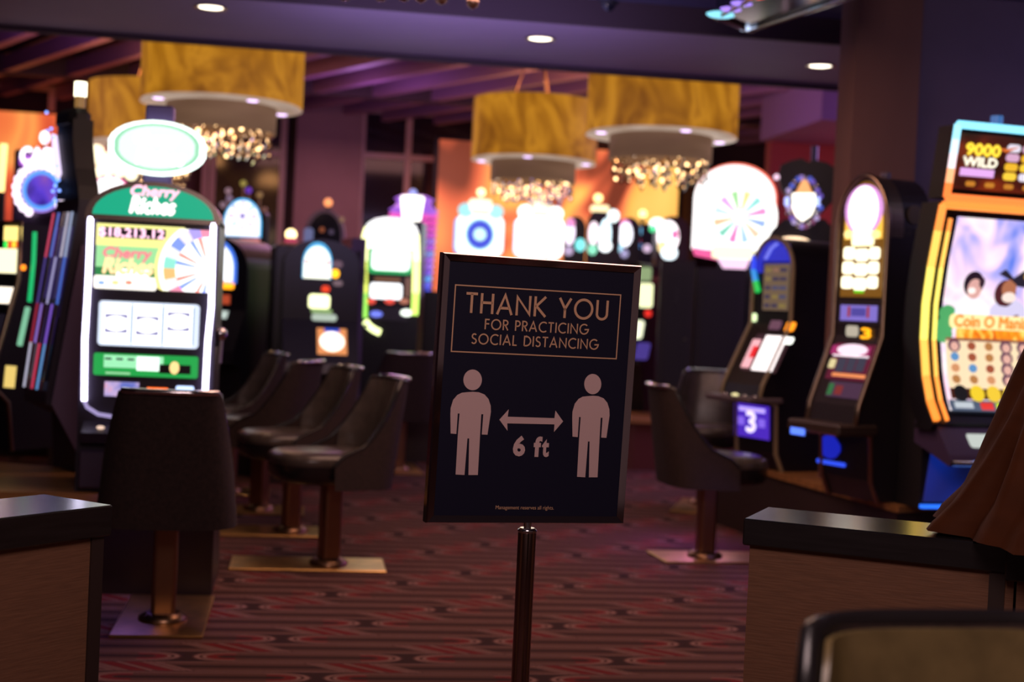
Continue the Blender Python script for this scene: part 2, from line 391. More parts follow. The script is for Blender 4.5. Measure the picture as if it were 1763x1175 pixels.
def dome(px, py, r, lab, z=3.68):
    p = onz(px, py, z)
    t = thing('ceiling_camera_dome', lab, 'security camera', (p.x, p.y, z), 0, 'dome cameras on the front ceiling')
    MB().lathe([(r * 1.15, 0), (r * 1.15, -.025), (r * 1.0, -.03)], (0, 0, 0), BLK2, 24).build('mount', t)
    MB().lathe([(r * cos(a * pi / 16), -.03 - r * sin(a * pi / 16)) for a in range(9)], (0, 0, 0), mat('smoked_dome', (0.01, 0.01, 0.02), 0.05), 24).build('dome', t)
dome(992, 24, 0.055, 'small dark camera dome above the middle downlight')
dome(1045, 4, 0.08, 'larger camera dome cut by the top edge of the picture')
# string of little glass globes at the very top
def globe(px, py, d, lab):
    p = at(px, py, d)
    t = thing('glass_globe_pendant', lab, 'pendant lamp', (p.x, p.y, 3.68), 0, 'glass globe pendants at the top edge')
    h = 3.68 - p.z
    MB().tube([(0, 0, 0), (0, 0, -h + .03)], 0.004, BLK2, 6).build('cord', t)
    MB().ball((0, 0, -h), 0.032, mat('brown_mirror_glass', (0.42, 0.27, 0.22), 0.08, 0.8), 14).build('globe', t)
    MB().lathe([(0.012, 0.02), (0.014, 0.05), (0.004, 0.07)], (0, 0, -h), CHAMP, 10).build('cap', t)
for px, py, lab in ((594, -9, 'leftmost of the small glass globes at the top edge'), (656, -8, 'second small glass globe from the left at the top edge'), (695, -8, 'third small glass globe from the left at the top edge'),
                    (724, -6, 'fourth small glass globe from the left at the top edge'), (760, -3, 'fifth small glass globe from the left, hanging a little lower'), (814, 4, 'rightmost and lowest of the small glass globes at the top edge')):
    globe(px, py, 7.0, lab)
# mirrored drop fixture at top right
mt = [at(1228, 36, 8.2), at(1285, 58, 7.6), at(1455, -6, 7.9), at(1380, -70, 9.2)]
t = thing('mirrored_ceiling_fixture', 'faceted mirror fixture catching coloured lights on the ceiling beside the column', 'ceiling fixture', (mt[0].x, mt[0].y, 3.3))
zz = 3.34
def rel(px, py, z): q = onz(px, py, z); return (q.x - mt[0].x, q.y - mt[0].y)
base = [rel(1232, 38, zz), rel(1290, 60, zz), rel(1500, -8, zz), rel(1420, -60, zz)]
MB().prism(base, 0.08, 0.32, mat('dark_mirror_glass', (0.02, 0.014, 0.02), 0.12), 'z').build('mirror_body', t)
ed = MB()
for i in range(4):
    a, b = base[i], base[(i + 1) % 4]
    ed.tube([(*a, .07), (*b, .07)], 0.02, CHR, 8)
ed.build('edge_trim', t)
q0, q1 = Vector((*base[0], 0.07)), Vector((*base[3], 0.07)); s0, s1 = Vector((*base[0], .07)), Vector((*base[1], .07))
for f, c, r in ((0.05, '90e8ff', .035), (0.16, 'b08cff', .026), (0.27, 'a888ff', .026), (0.40, 'ff5038', .026), (0.52, 'ff3a3a', .024), (0.74, 'bcd8ff', .03)):
    MB().ball((0, 0, 0), r, glow(c, 1.3), 8, (2.6, 1.6, 0.6)).build('edge_glow', t, tuple(q0.lerp(q1, f)))  # glowing balls stand in for coloured reflections along the mirror edge
MB().ball((0, 0, 0), .026, glow('c8dcff', 1.5), 8, (1.6, 1, .7)).build('edge_glow', t, tuple(s0.lerp(s1, .85)))
for f, c, r, dz in ((.12, '6a3cf0', .05, .14), (.24, '9a50f0', .05, .17), (.34, 'ffc070', .05, .14), (.46, 'ff9a50', .04, .2), (.62, '8060d0', .05, .16)):
    MB().ball((0, 0, 0), r, glow(c, .9), 8, (2.0, 1.4, .8)).build('upper_glint', t, tuple(q0.lerp(q1, f) + Vector((0, 0, dz))))  # glowing balls imitate violet and gold reflections on the mirror side

# ------------------------------------------------------------------ drum chandeliers
SHADE = glow_noise('amber_shade', [(0.30, '6e3f08'), (0.5, '9a6212'), (0.62, 'b67a1c'), (0.75, '8a5410')], 1.08, (2.6, 2.6, 1.6), 3, 1.2, .95)
RIMB = glow_noise('lit_rim_diffuser', [(.3, 'c8a890'), (.7, 'e8ccb8')], .55, 3)
INNER = glow_noise('inner_drum_fabric', [(.3, '6a4c3a'), (.7, '8a6850')], .62, (1, 1, 4), rough=.8)
def crystal_mb(n=3):
    m = MB()
    z = 0
    for k in range(n):
        r = 0.020
        g = mat('crystal', (0.95, 0.85, 0.8), 0.05, 1.0)
        m.lathe([(0.002, z), (r, z - .03), (r, z - .04), (0.002, z - .075)], (0, 0, 0), g, 6, smooth=False, cap=False); z -= .085
    return m
def chandelier():
    R, Ri, z0, z1 = 0.69, 0.47, 3.17, 3.82
    t = thing('drum_chandelier', '', 'chandelier', (0, 0, 0), 0, 'amber drum chandeliers under the rear ceiling')
    MB().lathe([(R, z0), (R, z1), (R - .02, z1), (R - .02, z0), (R, z0)], (0, 0, 0), SHADE, 56, cap=False).build('drum_shade', t)
    _m = MB().lathe([(R - .02, z0 + .0), (R - .0, z0 - .02), (Ri, z0 - .02), (Ri, z0 + .02)], (0, 0, 0), RIMB, 48, cap=False); rim = _m.build('bottom_rim', t)
    _m = MB().lathe([(Ri, z0 + .02), (Ri, z0 - .24), (Ri - .02, z0 - .24), (Ri - .02, z0 + .02)], (0, 0, 0), INNER, 40, cap=False); idr = _m.build('inner_drum', t)
    st = MB()
    for a in range(3): st.tube([(0.3 * cos(a * 2.1), 0.3 * sin(a * 2.1), z1 - .1), (0.05 * cos(a * 2.1), .05 * sin(a * 2.1), 4.5)], 0.008, BRONZE, 6)
    st.lathe([(0.12, 4.5), (0.12, 4.46), (0.03, 4.44)], (0, 0, 0), BRONZE, 20).build('ceiling_mount', t)
    first = None
    for a in range(5):
        if first is None: first = o = MB().ball((0, 0, 0), .05, glow('ffc47a', 10.0), 8).build('bulb', t)
        else: o = first.copy(); COL.objects.link(o); o.parent = t
        o.location = (.28 * cos(a * 1.257), .28 * sin(a * 1.257), z0 + .25)
    first = None
    for a in range(4):
        an = a * 1.571 + .5
        if first is None: first = o = MB().lathe([(0.05, 0.0), (0.04, -.008), (.001, -.01)], (0, 0, 0), glow('e8c8ff', 2.5), 12).build('rim_spot', rim)
        else: o = first.copy(); COL.objects.link(o); o.parent = rim
        o.location = (.58 * cos(an), .58 * sin(an), z0 - .021)
    first = fb = None; rnd = random.Random(3)
    for ring, n in ((0.43, 24), (0.33, 18), (0.21, 12), (0.08, 5)):
        for a in range(n):
            an = 2 * pi * (a + rnd.uniform(-.3, .3)) / n; x, y = ring * cos(an), ring * sin(an)
            if first is None: first = o = crystal_mb(2).build('crystal_strand', idr)
            else: o = first.copy(); COL.objects.link(o); o.parent = idr
            o.location = (x, y, z0 - .20 + rnd.uniform(-.10, .03) - (0.04 if ring < .35 else 0))
            if a % 2: continue
            if fb is None: fb = b = MB().ball((0, 0, 0), .017, glow('ffcf90', 5.0), 6).build('crystal_sparkle', idr)  # glowing dots stand in for the sparkle of the crystals
            else: b = fb.copy(); COL.objects.link(b); b.parent = idr
            b.location = (x * .97 + rnd.uniform(-.03, .03), y * .97 + rnd.uniform(-.03, .03), z0 - .27 + rnd.uniform(-.14, .05))
    return t
ch0 = chandelier()
lp = [(382, 185, 12.3, 'large amber drum chandelier at upper left, above the white oval sign'),
      (262, 205, 15.9, 'amber drum chandelier partly hidden behind the larger one at upper left'),
      (920, 250, 15.7, 'amber drum chandelier hanging above the social distancing sign'),
      (1138, 240, 13.0, 'amber drum chandelier nearest the brown column')]
for i, (px, py, d, lab) in enumerate(lp):
    p = at(px, py, d)
    if i == 0: ch0.location = (p.x, p.y, 0); ch0['label'] = lab
    else: dup(ch0, (p.x, p.y, 0), 0.4 * i, lab)
    lamp('POINT', 'chandelier_light', (p.x, p.y, 2.85), 5, (1, 0.66, 0.36), 0.2); lamp('POINT', 'chandelier_uplight', (p.x, p.y, 3.9), 30, (1, 0.45, 0.16), 0.25)
# ------------------------------------------------------------------ slot machines
CR = rad(-8.5)      # turns an angle seen from the camera into the room's
class Slot:
    """machine whose front centre stands at pixel column px and depth d; front faces -y locally"""
    def __init__(s, label, px, d, rz_cam, prof, group='slot machines', zbase=0.5, dep=0.5):
        s.rz = rad(rz_cam) + CR
        p = at(px, 560, d)
        s.prof = prof          # [(z, y)] front profile, rising z
        s.t = thing('slot_machine', label, 'slot machine', (p.x, p.y, zbase), s.rz, group)
        s.org = Vector((p.x, p.y, 0)); s.zb = zbase
        s.inv = Matrix.Rotation(-s.rz, 4, 'Z')
        s.o = s.inv @ (CAM - s.org)
    def fy(s, z):
        P = s.prof
        if z <= P[0][0]: return P[0][1]
        for (a, b), (c, e) in zip(P, P[1:]):
            if z <= c: return b + (e - b) * (z - a) / (c - a)
        return P[-1][1]
    def uv(s, px, py, y=None):
        v = s.inv @ ray(px, py); yy = y if y is not None else s.fy(1.5); q = None
        for _ in range(8):
            q = s.o + v * ((yy - s.o.y) / v.y)
            if y is not None: break
            yy = 0.5 * yy + 0.5 * s.fy(q.z)
        return q.x, q.z
    def rc(s, x0, y0, x1, y1, y=None):
        xm, ym = (x0 + x1) / 2, (y0 + y1) / 2
        return s.uv(x0, ym, y)[0], s.uv(x1, ym, y)[0], s.uv(xm, y1, y)[1], s.uv(xm, y0, y)[1]
    def mb(s): return MB(s.fy)
    def put(s, mb, name, **kw):
        par = kw.pop('under', None)
        o = mb.build(name, par or s.t, **kw)
        if par is None: o.location.z = -s.zb
        return o
    def plain(s, x0, x1, ztop, mt, dep, zlow=None, arch=0.0, zsplit=None, trim=None):
        """cabinet from the front profile back to dep; optional arched head above zsplit"""
        zlow = s.zb if zlow is None else zlow
        zs = zsplit or ztop
        pr = [(y, z) for z, y in s.prof if zlow < z < zs]
        poly = [(dep, zlow), (s.fy(zlow), zlow)] + pr + [(s.fy(zs), zs), (dep, zs)]
        m = MB().prism(poly, x0, x1, mt, 'x')
        if zsplit: m.prism(arch_poly(x0, x1, zs, ztop, arch), s.fy(zs), dep, mt, 'y')
        s.put(m, 'cabinet')
        if trim:
            ym = s.fy
            tm = MB()
            pts = [(x0, ym(z) - .004, z) for z in ([zlow] + [q for q, _ in s.prof if zlow < q < zs])]
            c, a = (x0 + x1) / 2, (x1 - x0) / 2
            if zsplit: pts += [(c - a * cos(pi * k / 18), ym(zs) - .004, ztop - arch + arch * sin(pi * k / 18)) for k in range(19)]
            else: pts += [(x0, ym(ztop) - .004, ztop), (x1, ym(ztop) - .004, ztop)]
            pts += [(x1, p[1], p[2]) for p in pts[::-1] if p[2] < zs and p[0] == x0]
            tm.tube(pts, 0.016, trim, 8); s.put(tm, 'edge_trim')

# ---- green-topped machine at the left (front, biggest)
C = Slot('slot machine with green arched head, white oval topper and glowing white frame at left', 256, 7.25, 8.5, [(0.3, -0.12), (2.5, -0.12)], 'slot machines of the left bank')
xl, xr, zb_, zt_ = C.rc(141, 376, 372, 700)
_, zbot = C.uv(250, 850)
C.plain(xl, xr, C.uv(262, 372)[1], mat('deep_violet_cabinet', (0.030, 0.024, 0.042), 0.35), 0.42)
z0, z1 = C.uv(262, 376)[1], C.uv(265, 314)[1]
C.put(C.mb().prism(arch_poly(xl, xr, z0 - .02, z1, z1 - z0), -.15, .30, mat('chrome_arch', (0.5, 0.42, 0.36), 0.25, 1.0)), 'arched_head')
g = C.mb(); zz0, zz1 = C.uv(262, 375)[1], C.uv(265, 322)[1]
g.plate(arch_poly(xl + .035, xr - .03, zz0, zz1, zz1 - zz0 - .002)[2:], glow('18b088', 1.0), .036)
a = C.rc(224, 322, 306, 345); g.text('Cherry', a[0], a[1], a[2], a[3], glow('ffc0d8', 1.5), .045, .25, .004)
a = C.rc(226, 342, 300, 369); g.text('Riches', a[0], a[1], a[2], a[3], glow('fff2f2', 2.0), .045, .2, .006)
C.put(g, 'arch_sign')
g = C.mb(); a = C.rc(165, 392, 361, 500); X0, X1, Z0, Z1 = a
g.rect(X0, X1, Z0, Z1, SCRB, .004)
a = C.rc(165, 425, 292, 476); g.rect(*a, glow('a8f0a8', 1.0), .006); a = C.rc(164, 462, 288, 478); g.rect(*a, glow('2c8a48', 1.0), .007)
a = C.rc(166, 388, 318, 426); g.rect(*a, glow('f0ec90', 1.3), .008)
a = C.rc(172, 393, 286, 411); g.rect(*a, BLK2, .010)
a = C.rc(171, 394, 283, 411); g.text('$18,213.12', *a, glow('ffc8e4', 1.6), .013, 0, .003)
a = C.rc(161, 476, 270, 499); g.rect(*a, glow('fff8ee', 1.5), .009, r=.015)
for px, c in ((175, '9cc4ff'), (199, 'fff2a0'), (222, 'ff9a80')):
    q = C.uv(px, 487); g.disc(q[0], q[1], .017, .010, glow(c, 1.0), .012, 14)
a = C.rc(176, 427, 258, 450); g.text('Cherry', *a, glow('f08890', 1.2), .012, .2, .004)
a = C.rc(178, 445, 262, 472); g.text('Riches', *a, glow('ffd8a0', 1.4), .014, .2, .006)
a = C.rc(200, 464, 258, 476); g.rect(*a, glow('ffffff', 2), .011, r=.01)
wc = C.uv(361, 466); wr = 92 / 340
cols = ['fff4ff', '8aa4ff', 'ffffff', '9af0dc', 'ffc880', 'ffffff', 'ff9ab8', 'b8a8ff']
def clipr(an, r):
    dx, dz = cos(an), sin(an); q = r
    if dx < 0: q = min(q, (wc[0] - X0) / -dx)
    if dx > 1e-6: q = min(q, (X1 - wc[0]) / dx)
    if dz > 1e-6: q = min(q, (Z1 - wc[1]) / dz)
    if dz < -1e-6: q = min(q, (wc[1] - Z0) / -dz)
    return max(q, .001)
NS = 96
for k in range(NS):
    a0, a1 = 2 * pi * k / NS, 2 * pi * (k + 1) / NS
    for r0, r1, mm, of in ((0, 1, glow('f4e890', 1.4), .0120), (0, .93, glow('fffff0', 1.8), .0135), (0.0, .84, glow(cols[(k // 4) % 8], 1.1), .015), (0, .62, glow(['ffffff', 'ffffff', 'ff8a80', 'ffffff', '7a90ff', 'ffffff'][(k // 2) % 6], 1.7), .0165), (0, .27, glow('ffd0e0', 1.5), .018), (0, .25, W2, .0195)):
        e0, e1 = clipr(a0, wr * r1), clipr(a1, wr * r1)
        g.plate([(wc[0], wc[1]), (wc[0] + e0 * cos(a0), wc[1] + e0 * sin(a0)), (wc[0] + e1 * cos(a1), wc[1] + e1 * sin(a1))], mm, of, 0)
C.put(g, 'wheel_screen')
g = C.mb(); a = C.rc(169, 521, 343, 598); X0, X1, Z0, Z1 = a
g.rect(X0, X1, Z0, Z1, glow('dfeaff', 1.15), .006, r=.02)
wd = (X1 - X0 - .05) / 3
for k in range(3):
    x0 = X0 + .02 + k * (wd + .004); g.rect(x0, x0 + wd - .012, Z0 + .012, Z1 - .012, glow('ffffff', 1.9), .008)
    g.rect(x0 + wd - .010, x0 + wd - .005, Z0 + .02, Z1 - .02, glow('60a8c8', .6), .010)
    zc = (Z0 + Z1) / 2 + (-.0, -.005, .022)[k]; xm = x0 + wd / 2 - .006
    for dz in (-.036, .036): g.rect(xm - .055, xm + .055, zc + dz - .011, zc + dz + .011, glow('a8a4d8', .8), .010)
    g.disc(xm, zc, .062, .038, glow('ffffff', 2), .012, 20)
C.put(g, 'reel_window')
g = C.mb(); a = C.rc(161, 611, 341, 649); X0, X1, Z0, Z1 = a
g.rect(X0, X1, Z0, Z1, glow('24b050', .9), .006, r=.012); g.rect(X0 + .05, X1 - .17, Z0 + .04, Z1 - .008, glow('a0f0b8', 1.1), .008)
g.rect(X0 + .21, X0 + .32, Z0 + .03, Z1 - .01, glow('e8fff0', 1.6), .010)
g.rect(X1 - .19, X1 - .035, Z0 + .02, Z1 - .045, BLK2, .010); g.disc(X1 - .115, (Z0 + Z1) / 2 - .005, .024, .032, glow('ffd890', 1.3), .013, 16)
for q in (.055, .11, .165): g.rect(X0 + q, X0 + q + .032, Z1 - .032, Z1 - .022, glow('203020', .4), .010)
g.rect(X0 + .06, X0 + .18, Z0 + .008, Z0 + .018, glow('a0e0a8', 1.0), .009)
C.put(g, 'credit_display')
g = C.mb(); a = C.rc(180, 658, 239, 683); g.rect(*a, glow_noise('mini_screen', [(0.3, '5a70c8'), (0.5, 'c8b0e0'), (0.7, 'ff9aa0')], 1.0, 12), .006)
a = C.rc(253, 668, 289, 684); g.rect(*a, glow('ff6a20', 2.0), .006); g.rect(a[0] + .012, a[1] - .012, a[2] + .016, a[3] - .02, glow('a01808', 1), .008)
a = C.rc(303, 665, 334, 673); g.rect(*a, glow('bcd4ff', 1.8), .006, r=.01); a = C.rc(303, 674, 332, 682); g.rect(*a, glow('3024c0', .8), .006)
C.put(g, 'service_displays')
def P3(s, px, py, off): x, z = s.uv(px, py); return (x, s.fy(z) - off, z)
for pts in (((157, 374), (154, 460), (151, 520), (147, 585), (146, 690)), ((368, 385), (366, 460), (364, 530), (358, 590), (353, 686))):
    C.put(C.mb().tube([P3(C, *q, .02) for q in pts], .014, glow('e6deff', 6.0), 8), 'neon_tube')
nt = C.mb(); nt.tube([P3(C, *q, .022) for q in ((146, 690), (151, 701), (170, 713), (200, 718), (260, 722), (330, 722), (345, 710), (353, 688))], .010, glow('b8a8e0', .8), 8)
C.put(nt, 'lower_rail')
dz0, dz1 = C.uv(250, 770)[1], C.uv(250, 728)[1]
g = MB().prism([(-.12, dz0), (-.19, dz0 + .02), (-.21, dz0 + .07), (-.12, dz1)], xl + .03, xr - .03, mat('violet_black_deck', (.03, .022, .04), .3), 'x')
dk = C.put(g, 'button_deck')
for k in range(5): C.put(MB().ball((xl + .12 + k * .09, -.175, dz0 + .095), .02, [glow('ffd8c0', 1), CHR, CHR, glow('c0e0ff', .8), CHR][k], 8, (1, 1, .5)), 'button', under=dk)
g = MB().box(xl + .02, xr - .02, -.17, -.12, .52, dz0 - .02, mat('violet_lower_door', (0.06, 0.042, 0.085), 0.4), .01); C.put(g, 'lower_door')
# topper on its neck
ng = MB().box(-.06, .08, .0, .1, z1 - .03, C.uv(270, 175)[1], mat('violet_neck', (0.09, 0.06, 0.2), .4), .01); C.put(ng, 'topper_neck')
cx_, cz_ = C.uv(270, 254, -.08); hw_, hh_ = 83 / 341, 47 / 341
def lens(k, n=14):
    P = []
    for s_ in (1, -1):
        P += [(cx_ + s_ * hw_ * k * cos(pi * (j + .9) / (n + .8)), cz_ + s_ * hh_ * k * sin(pi * (j + .9) / (n + .8)) ** .9) for j in range(n)]
    return P
g = MB().prism(lens(1.0), -.07, .0, glow('f0fff6', 2.2))
g.fy = lambda z: -.07
g.plate(lens(.88), glow('a8ecc4', 1.0), .004); g.plate(lens(.78), glow('dcfce8', 1.35), .006)
g.text('Cherry', cx_ - .12, cx_ + .10, cz_ + .0, cz_ + .07, glow('ffffff', 2.0), .009, .2, .006)
g.text('Riches', cx_ - .10, cx_ + .13, cz_ - .085, cz_ - .005, glow('ffffff', 2.0), .009, .2, .006)
C.put(g, 'oval_topper')
# pull lever at the right side
lx, lz = C.uv(380, 585, -.02)
g = MB().tube([(xr, -.02, lz - .02), (lx, -.02, lz - .02)], .018, BLK).tube([(lx, -.06, lz - .12), (lx + .005, -.06, lz + .01)], .012, mat('bright_chrome', (.85, .82, .9), .3, 1.0)).ball((lx, -.06, lz + .03), .036, CHR, 12)
C.put(g, 'pull_lever')

# ---- tall machine seen edge-on left of it
L1 = Slot('slot machine seen edge-on, with light strips and a candle tower, far left', 150, 8.0, -52, [(0.5, -0.10), (0.8, -.12), (0.88, -0.28), (1.0, -.27), (1.95, -0.14), (3, -0.14)], 'slot machines of the left bank')
LW = .17
L1.plain(-LW, LW, 2.0, mat('plum_cabinet', (0.030, 0.023, 0.040), .45), 0.42)
side = MB().prism([(-.07, .56), (-.25, .88), (-.12, 1.75), (.0, 1.75), (-.0, .56)], LW, LW + .007, PURP, 'x'); L1.put(side, 'side_panel')
rnd = random.Random(5)
for k, segs in enumerate((('e8e4ff', 'c03050', '5a4aa0', 'ff5a80'), (None, 'b48cff', None, '7a90ff'), ('ff4a70', None, 'd0c8ff', None), ('7ab8ff', 'a070ff', None, 'f0e8ff'), (None, None, '5a86ff', 'c8d8ff'))):
    x = -LW + .03 + k * (2 * LW - .06) / 4
    g = L1.mb(); zz_ = [.95, 1.2, 1.42, 1.68, 1.93]
    for j in range(4):
        g.tube([(x + .012 * sin(3 * zz_[j] + k), L1.fy(zz_[j]) - .02, zz_[j]), (x + .012 * sin(3 * zz_[j + 1] + k), L1.fy(zz_[j + 1]) - .02, zz_[j + 1])], .0065, glow(segs[j], .55) if segs[j] else CHR, 6)
    L1.put(g, 'light_strip')
g = L1.mb(); g.rect(-LW + .02, LW - .02, 1.0, 1.35, SCRB, .004); g.rect(-LW + .03, LW - .03, 1.45, 1.85, glow('40307a', .4), .004); L1.put(g, 'screen')
def on1(px, py): return L1.uv(px, py, -.02)
P_ = [on1(*q) for q in ((148, 345), (108, 345), (112, 300), (112, 262), (110, 235), (112, 205), (138, 205), (137, 240), (141, 290), (146, 320))]
L1.put(MB().prism(P_, -.06, .06, BLK2), 'tower')
a_ = on1(106, 228); b_ = on1(138, 184)
L1.put(MB().box(a_[0], b_[0], -.07, .06, a_[1], b_[1], BLK2, .035), 'tower_head')
c0 = on1(126, 181); c1 = on1(126, 165); c2 = on1(125, 141)
L1.put(MB().lathe([(.030, c0[1] - .01), (.030, c1[1])], (c0[0], .02, 0), glow('a87c48', .7), 14), 'candle_stem')
L1.put(MB().lathe([(.034, c1[1]), (.034, c2[1])], (c0[0], .02, 0), glow('fff4d0', 4), 14), 'candle_light')
g = MB(lambda z: -.07); g.plate([on1(*q) for q in ((106, 232), (113, 235), (121, 300), (117, 310), (111, 300))], glow('ecd8ff', 1.4), .012); L1.put(g, 'light_panel')
for px, py in ((99, 196), (100, 228), (107, 224), (98, 245), (112, 239), (103, 290), (118, 288), (120, 312), (114, 322), (110, 331), (121, 330), (113, 346)):
    q = on1(px, py); L1.put(MB().ball((q[0], -.085, q[1]), .010, glow('7aa0ff', 2.2), 6), 'bead_light')

# ---- machine cut by the left edge
L0 = Slot('slot machine cut by the left picture edge, with cream screens and green edge light', 14, 9.0, -25, [(.5, -.2), (.8, -.25), (.9, -.38), (1.0, -.38), (1.55, -.2), (3, -.2)], 'slot machines of the left bank')
L0.plain(-.34, .27, L0.uv(20, 384)[1], BLK, .4, trim=CHAMP)
g = L0.mb()
for (x0, y0, x1, y1), c, s_ in (((8, 390, 38, 415), 'ffe080', 1.6), ((-30, 428, 36, 470), 'fff6c8', 1.5), ((-30, 494, 26, 522), 'fff0dc', 1.8), ((8, 630, 26, 668), 'e8c870', 1.1), ((-30, 540, 8, 600), '302838', .3)):
    L0.put(L0.mb().rect(*L0.rc(x0, y0, x1, y1), glow(c, s_), .006), 'screen')
for k, c in enumerate(('40ff60', 'ff4030', 'ffe040', 'ff5030')):
    a = L0.rc(8 + k * 7, 416, 15 + k * 7, 427); g.rect(*a, glow(c, 1.2), .008)
L0.put(g, 'light_bar')
q = L0.uv(41, 461); L0.put(L0.mb().disc(q[0], q[1], .018, .018, glow('ff8a20', 2), .008, 12), 'indicator_light')
g = L0.mb(); g.tube([P3(L0, *q, .02) for q in ((64, 400), (62, 450), (55, 520))], .013, glow('18c070', 1.0), 8).tube([P3(L0, *q, .02) for q in ((52, 530), (38, 595))], .016, glow('90d8b0', .8), 8); L0.put(g, 'edge_glow')
g = MB()
for k, c in enumerate(('ff6a50', '8a4cff', 'ffb060', '30e080')): L0.put(MB().ball((.02 + k * .05, -.40, 1.0 + .02 * (k % 2)), .026, glow(c, .9), 8), 'button')
# ---- two round toppers behind
L2 = Slot('machine with CASH sign over a round violet disc in a white beaded ring, far left', 72, 13.0, -5, [(0, -.2), (4, -.2)], 'slot machines behind the left bank')
L2.plain(-.35, .35, L2.uv(72, 400)[1], BLK, .4)
g = L2.mb(); q = L2.uv(72, 328); S = 2450 / 13.
g.disc(q[0], q[1], 46 / S, 46 / S, mat('disc_back', (.08, .04, .12), .4), .002, 32)
g.ring(q[0], q[1], 27 / S, 34 / S, glow('58a0ff', 1.3), .010); g.disc(q[0], q[1], 27 / S, 27 / S, glow_noise('violet_disc', [(.3, '2c1a9a'), (.5, '5a3ce0'), (.7, '8a50c0')], .9, 5), .008, 28)
g.ring(q[0], q[1], 34 / S, 37 / S, glow('c090ff', 1.2), .008)
L2.put(g, 'round_topper')
g = MB()
for k in range(17):
    an = -0.35 * pi / 2 + k * (pi + .55 * pi) / 16 - .05
    L2.put(MB().ball((q[0] + 42 / S * cos(an), -.24, q[1] + 42 / S * sin(an)), .036, glow('ffeaff', 2.4), 8), 'bead_light')
g = L2.mb(); a = L2.rc(38, 256, 106, 283); g.text('CASH', *a, glow('fff0ff', 2.5), .02, 0, .012)
a2 = L2.rc(34, 268, 108, 288); g.rect(*a2, glow('d070ff', .8), .01, r=.03); L2.put(g, 'lit_sign')
b = L2.uv(77, 237, -.2); MBb = MB().ball((b[0], -.2, b[1]), .042, glow('ffe6e6', 3), 10, (1, 1, 1.4)).tube([(b[0], -.2, b[1] - .3), (b[0], -.2, b[1])], .012, BLK, 6); L2.put(MBb, 'candle_light')
g = MB().box(-.25, .25, -.18, .0, L2.uv(72, 405)[1], L2.uv(72, 258)[1], mat('topper_support', (.05, .03, .07), .4), .02); L2.put(g, 'topper_support')
L3 = Slot('machine with cream star-burst sign over a white pink-rimmed disc, behind the oval topper', 190, 11.8, 0, [(0, -.2), (4, -.2)], 'slot machines behind the left bank')
L3.plain(-.33, .33, L3.uv(190, 372)[1], BLK, .4)
S = 2450 / 11.8
g = L3.mb(); q = L3.uv(189, 336); g.disc(q[0], q[1], 36 / S, 34 / S, glow('ff70a8', 1.3), .006, 32); g.disc(q[0], q[1], 32 / S, 30 / S, glow('fff6f6', 2.2), .010, 32); L3.put(g, 'round_topper')
g = L3.mb()
for px, py, r in ((167, 262, 13), (180, 278, 15), (200, 276, 18), (218, 282, 15), (154, 296, 7), (168, 297, 9), (186, 294, 10), (206, 297, 9), (226, 300, 11)):
    q = L3.uv(px, py); g.disc(q[0], q[1], r / S, r / S, glow('fff0c8', 2.0), .01 + .001 * (px % 7), 18)
L3.put(g, 'starburst_sign')
g = MB().box(-.2, .2, -.19, .0, L3.uv(190, 375)[1], L3.uv(190, 290)[1], BLK, .02); L3.put(g, 'topper_support')
# slanting amber neon at the edge
ns = at(4, 290, 11.7)
t = thing('amber_neon_sign', 'slanting amber neon tube on a stand at the left edge of the picture', 'neon sign', (ns.x, ns.y, 0))
a_, b_ = at(1, 330, 11.7) - ns, at(7, 248, 11.7) - ns
MB().tube([(a_.x, a_.y, a_.z + ns.z), (b_.x, b_.y, b_.z + ns.z)], .03, glow('ffd080', 2.5), 8).build('neon_tube', t)
MB().tube([(a_.x, a_.y + .05, 0), (a_.x, a_.y + .05, a_.z + ns.z + .1)], .03, BLK, 8).lathe([(.2, 0), (.2, .02), (.03, .05)], (a_.x, a_.y + .05, 0), BLK, 20).build('stand', t)

# ---- machines behind the green-topped one
B1 = Slot('machine with blue-rimmed arched glass just right of the green-topped one', 388, 12.4, -18, [(.5, -.2), (.9, -.24), (.95, -.4), (1.05, -.38), (1.4, -.2), (3, -.2)], 'slot machines of the middle aisle')
zt = B1.uv(390, 408)[1]; B1.plain(-.3, .3, zt, BLK, .45, arch=.26, zsplit=zt - .27)
g = B1.mb(); g.plate(arch_poly(-.24, .2, B1.uv(390, 488)[1], zt - .02, .24), glow('4a7cf0', 1.2), .006); g.plate(arch_poly(-.22, .165, B1.uv(390, 484)[1], zt - .05, .22), glow('f4f8ff', 1.9), .010); B1.put(g, 'arched_glass')
g = B1.mb(); a = B1.rc(381, 484, 403, 498); g.rect(*a, glow('ffa018', 2.2), .006, r=.02); a = B1.rc(352, 500, 381, 525); g.rect(*a, glow('f0fff4', 1.6), .006, r=.03)
a = B1.rc(381, 508, 396, 524); g.rect(*a, glow('c85030', .8), .006); a = B1.rc(350, 535, 392, 548); g.rect(*a, glow('c8d8d0', 1.0), .006); a = B1.rc(366, 570, 384, 596); g.rect(*a, glow('6090e0', .7), .006); B1.put(g, 'displays')
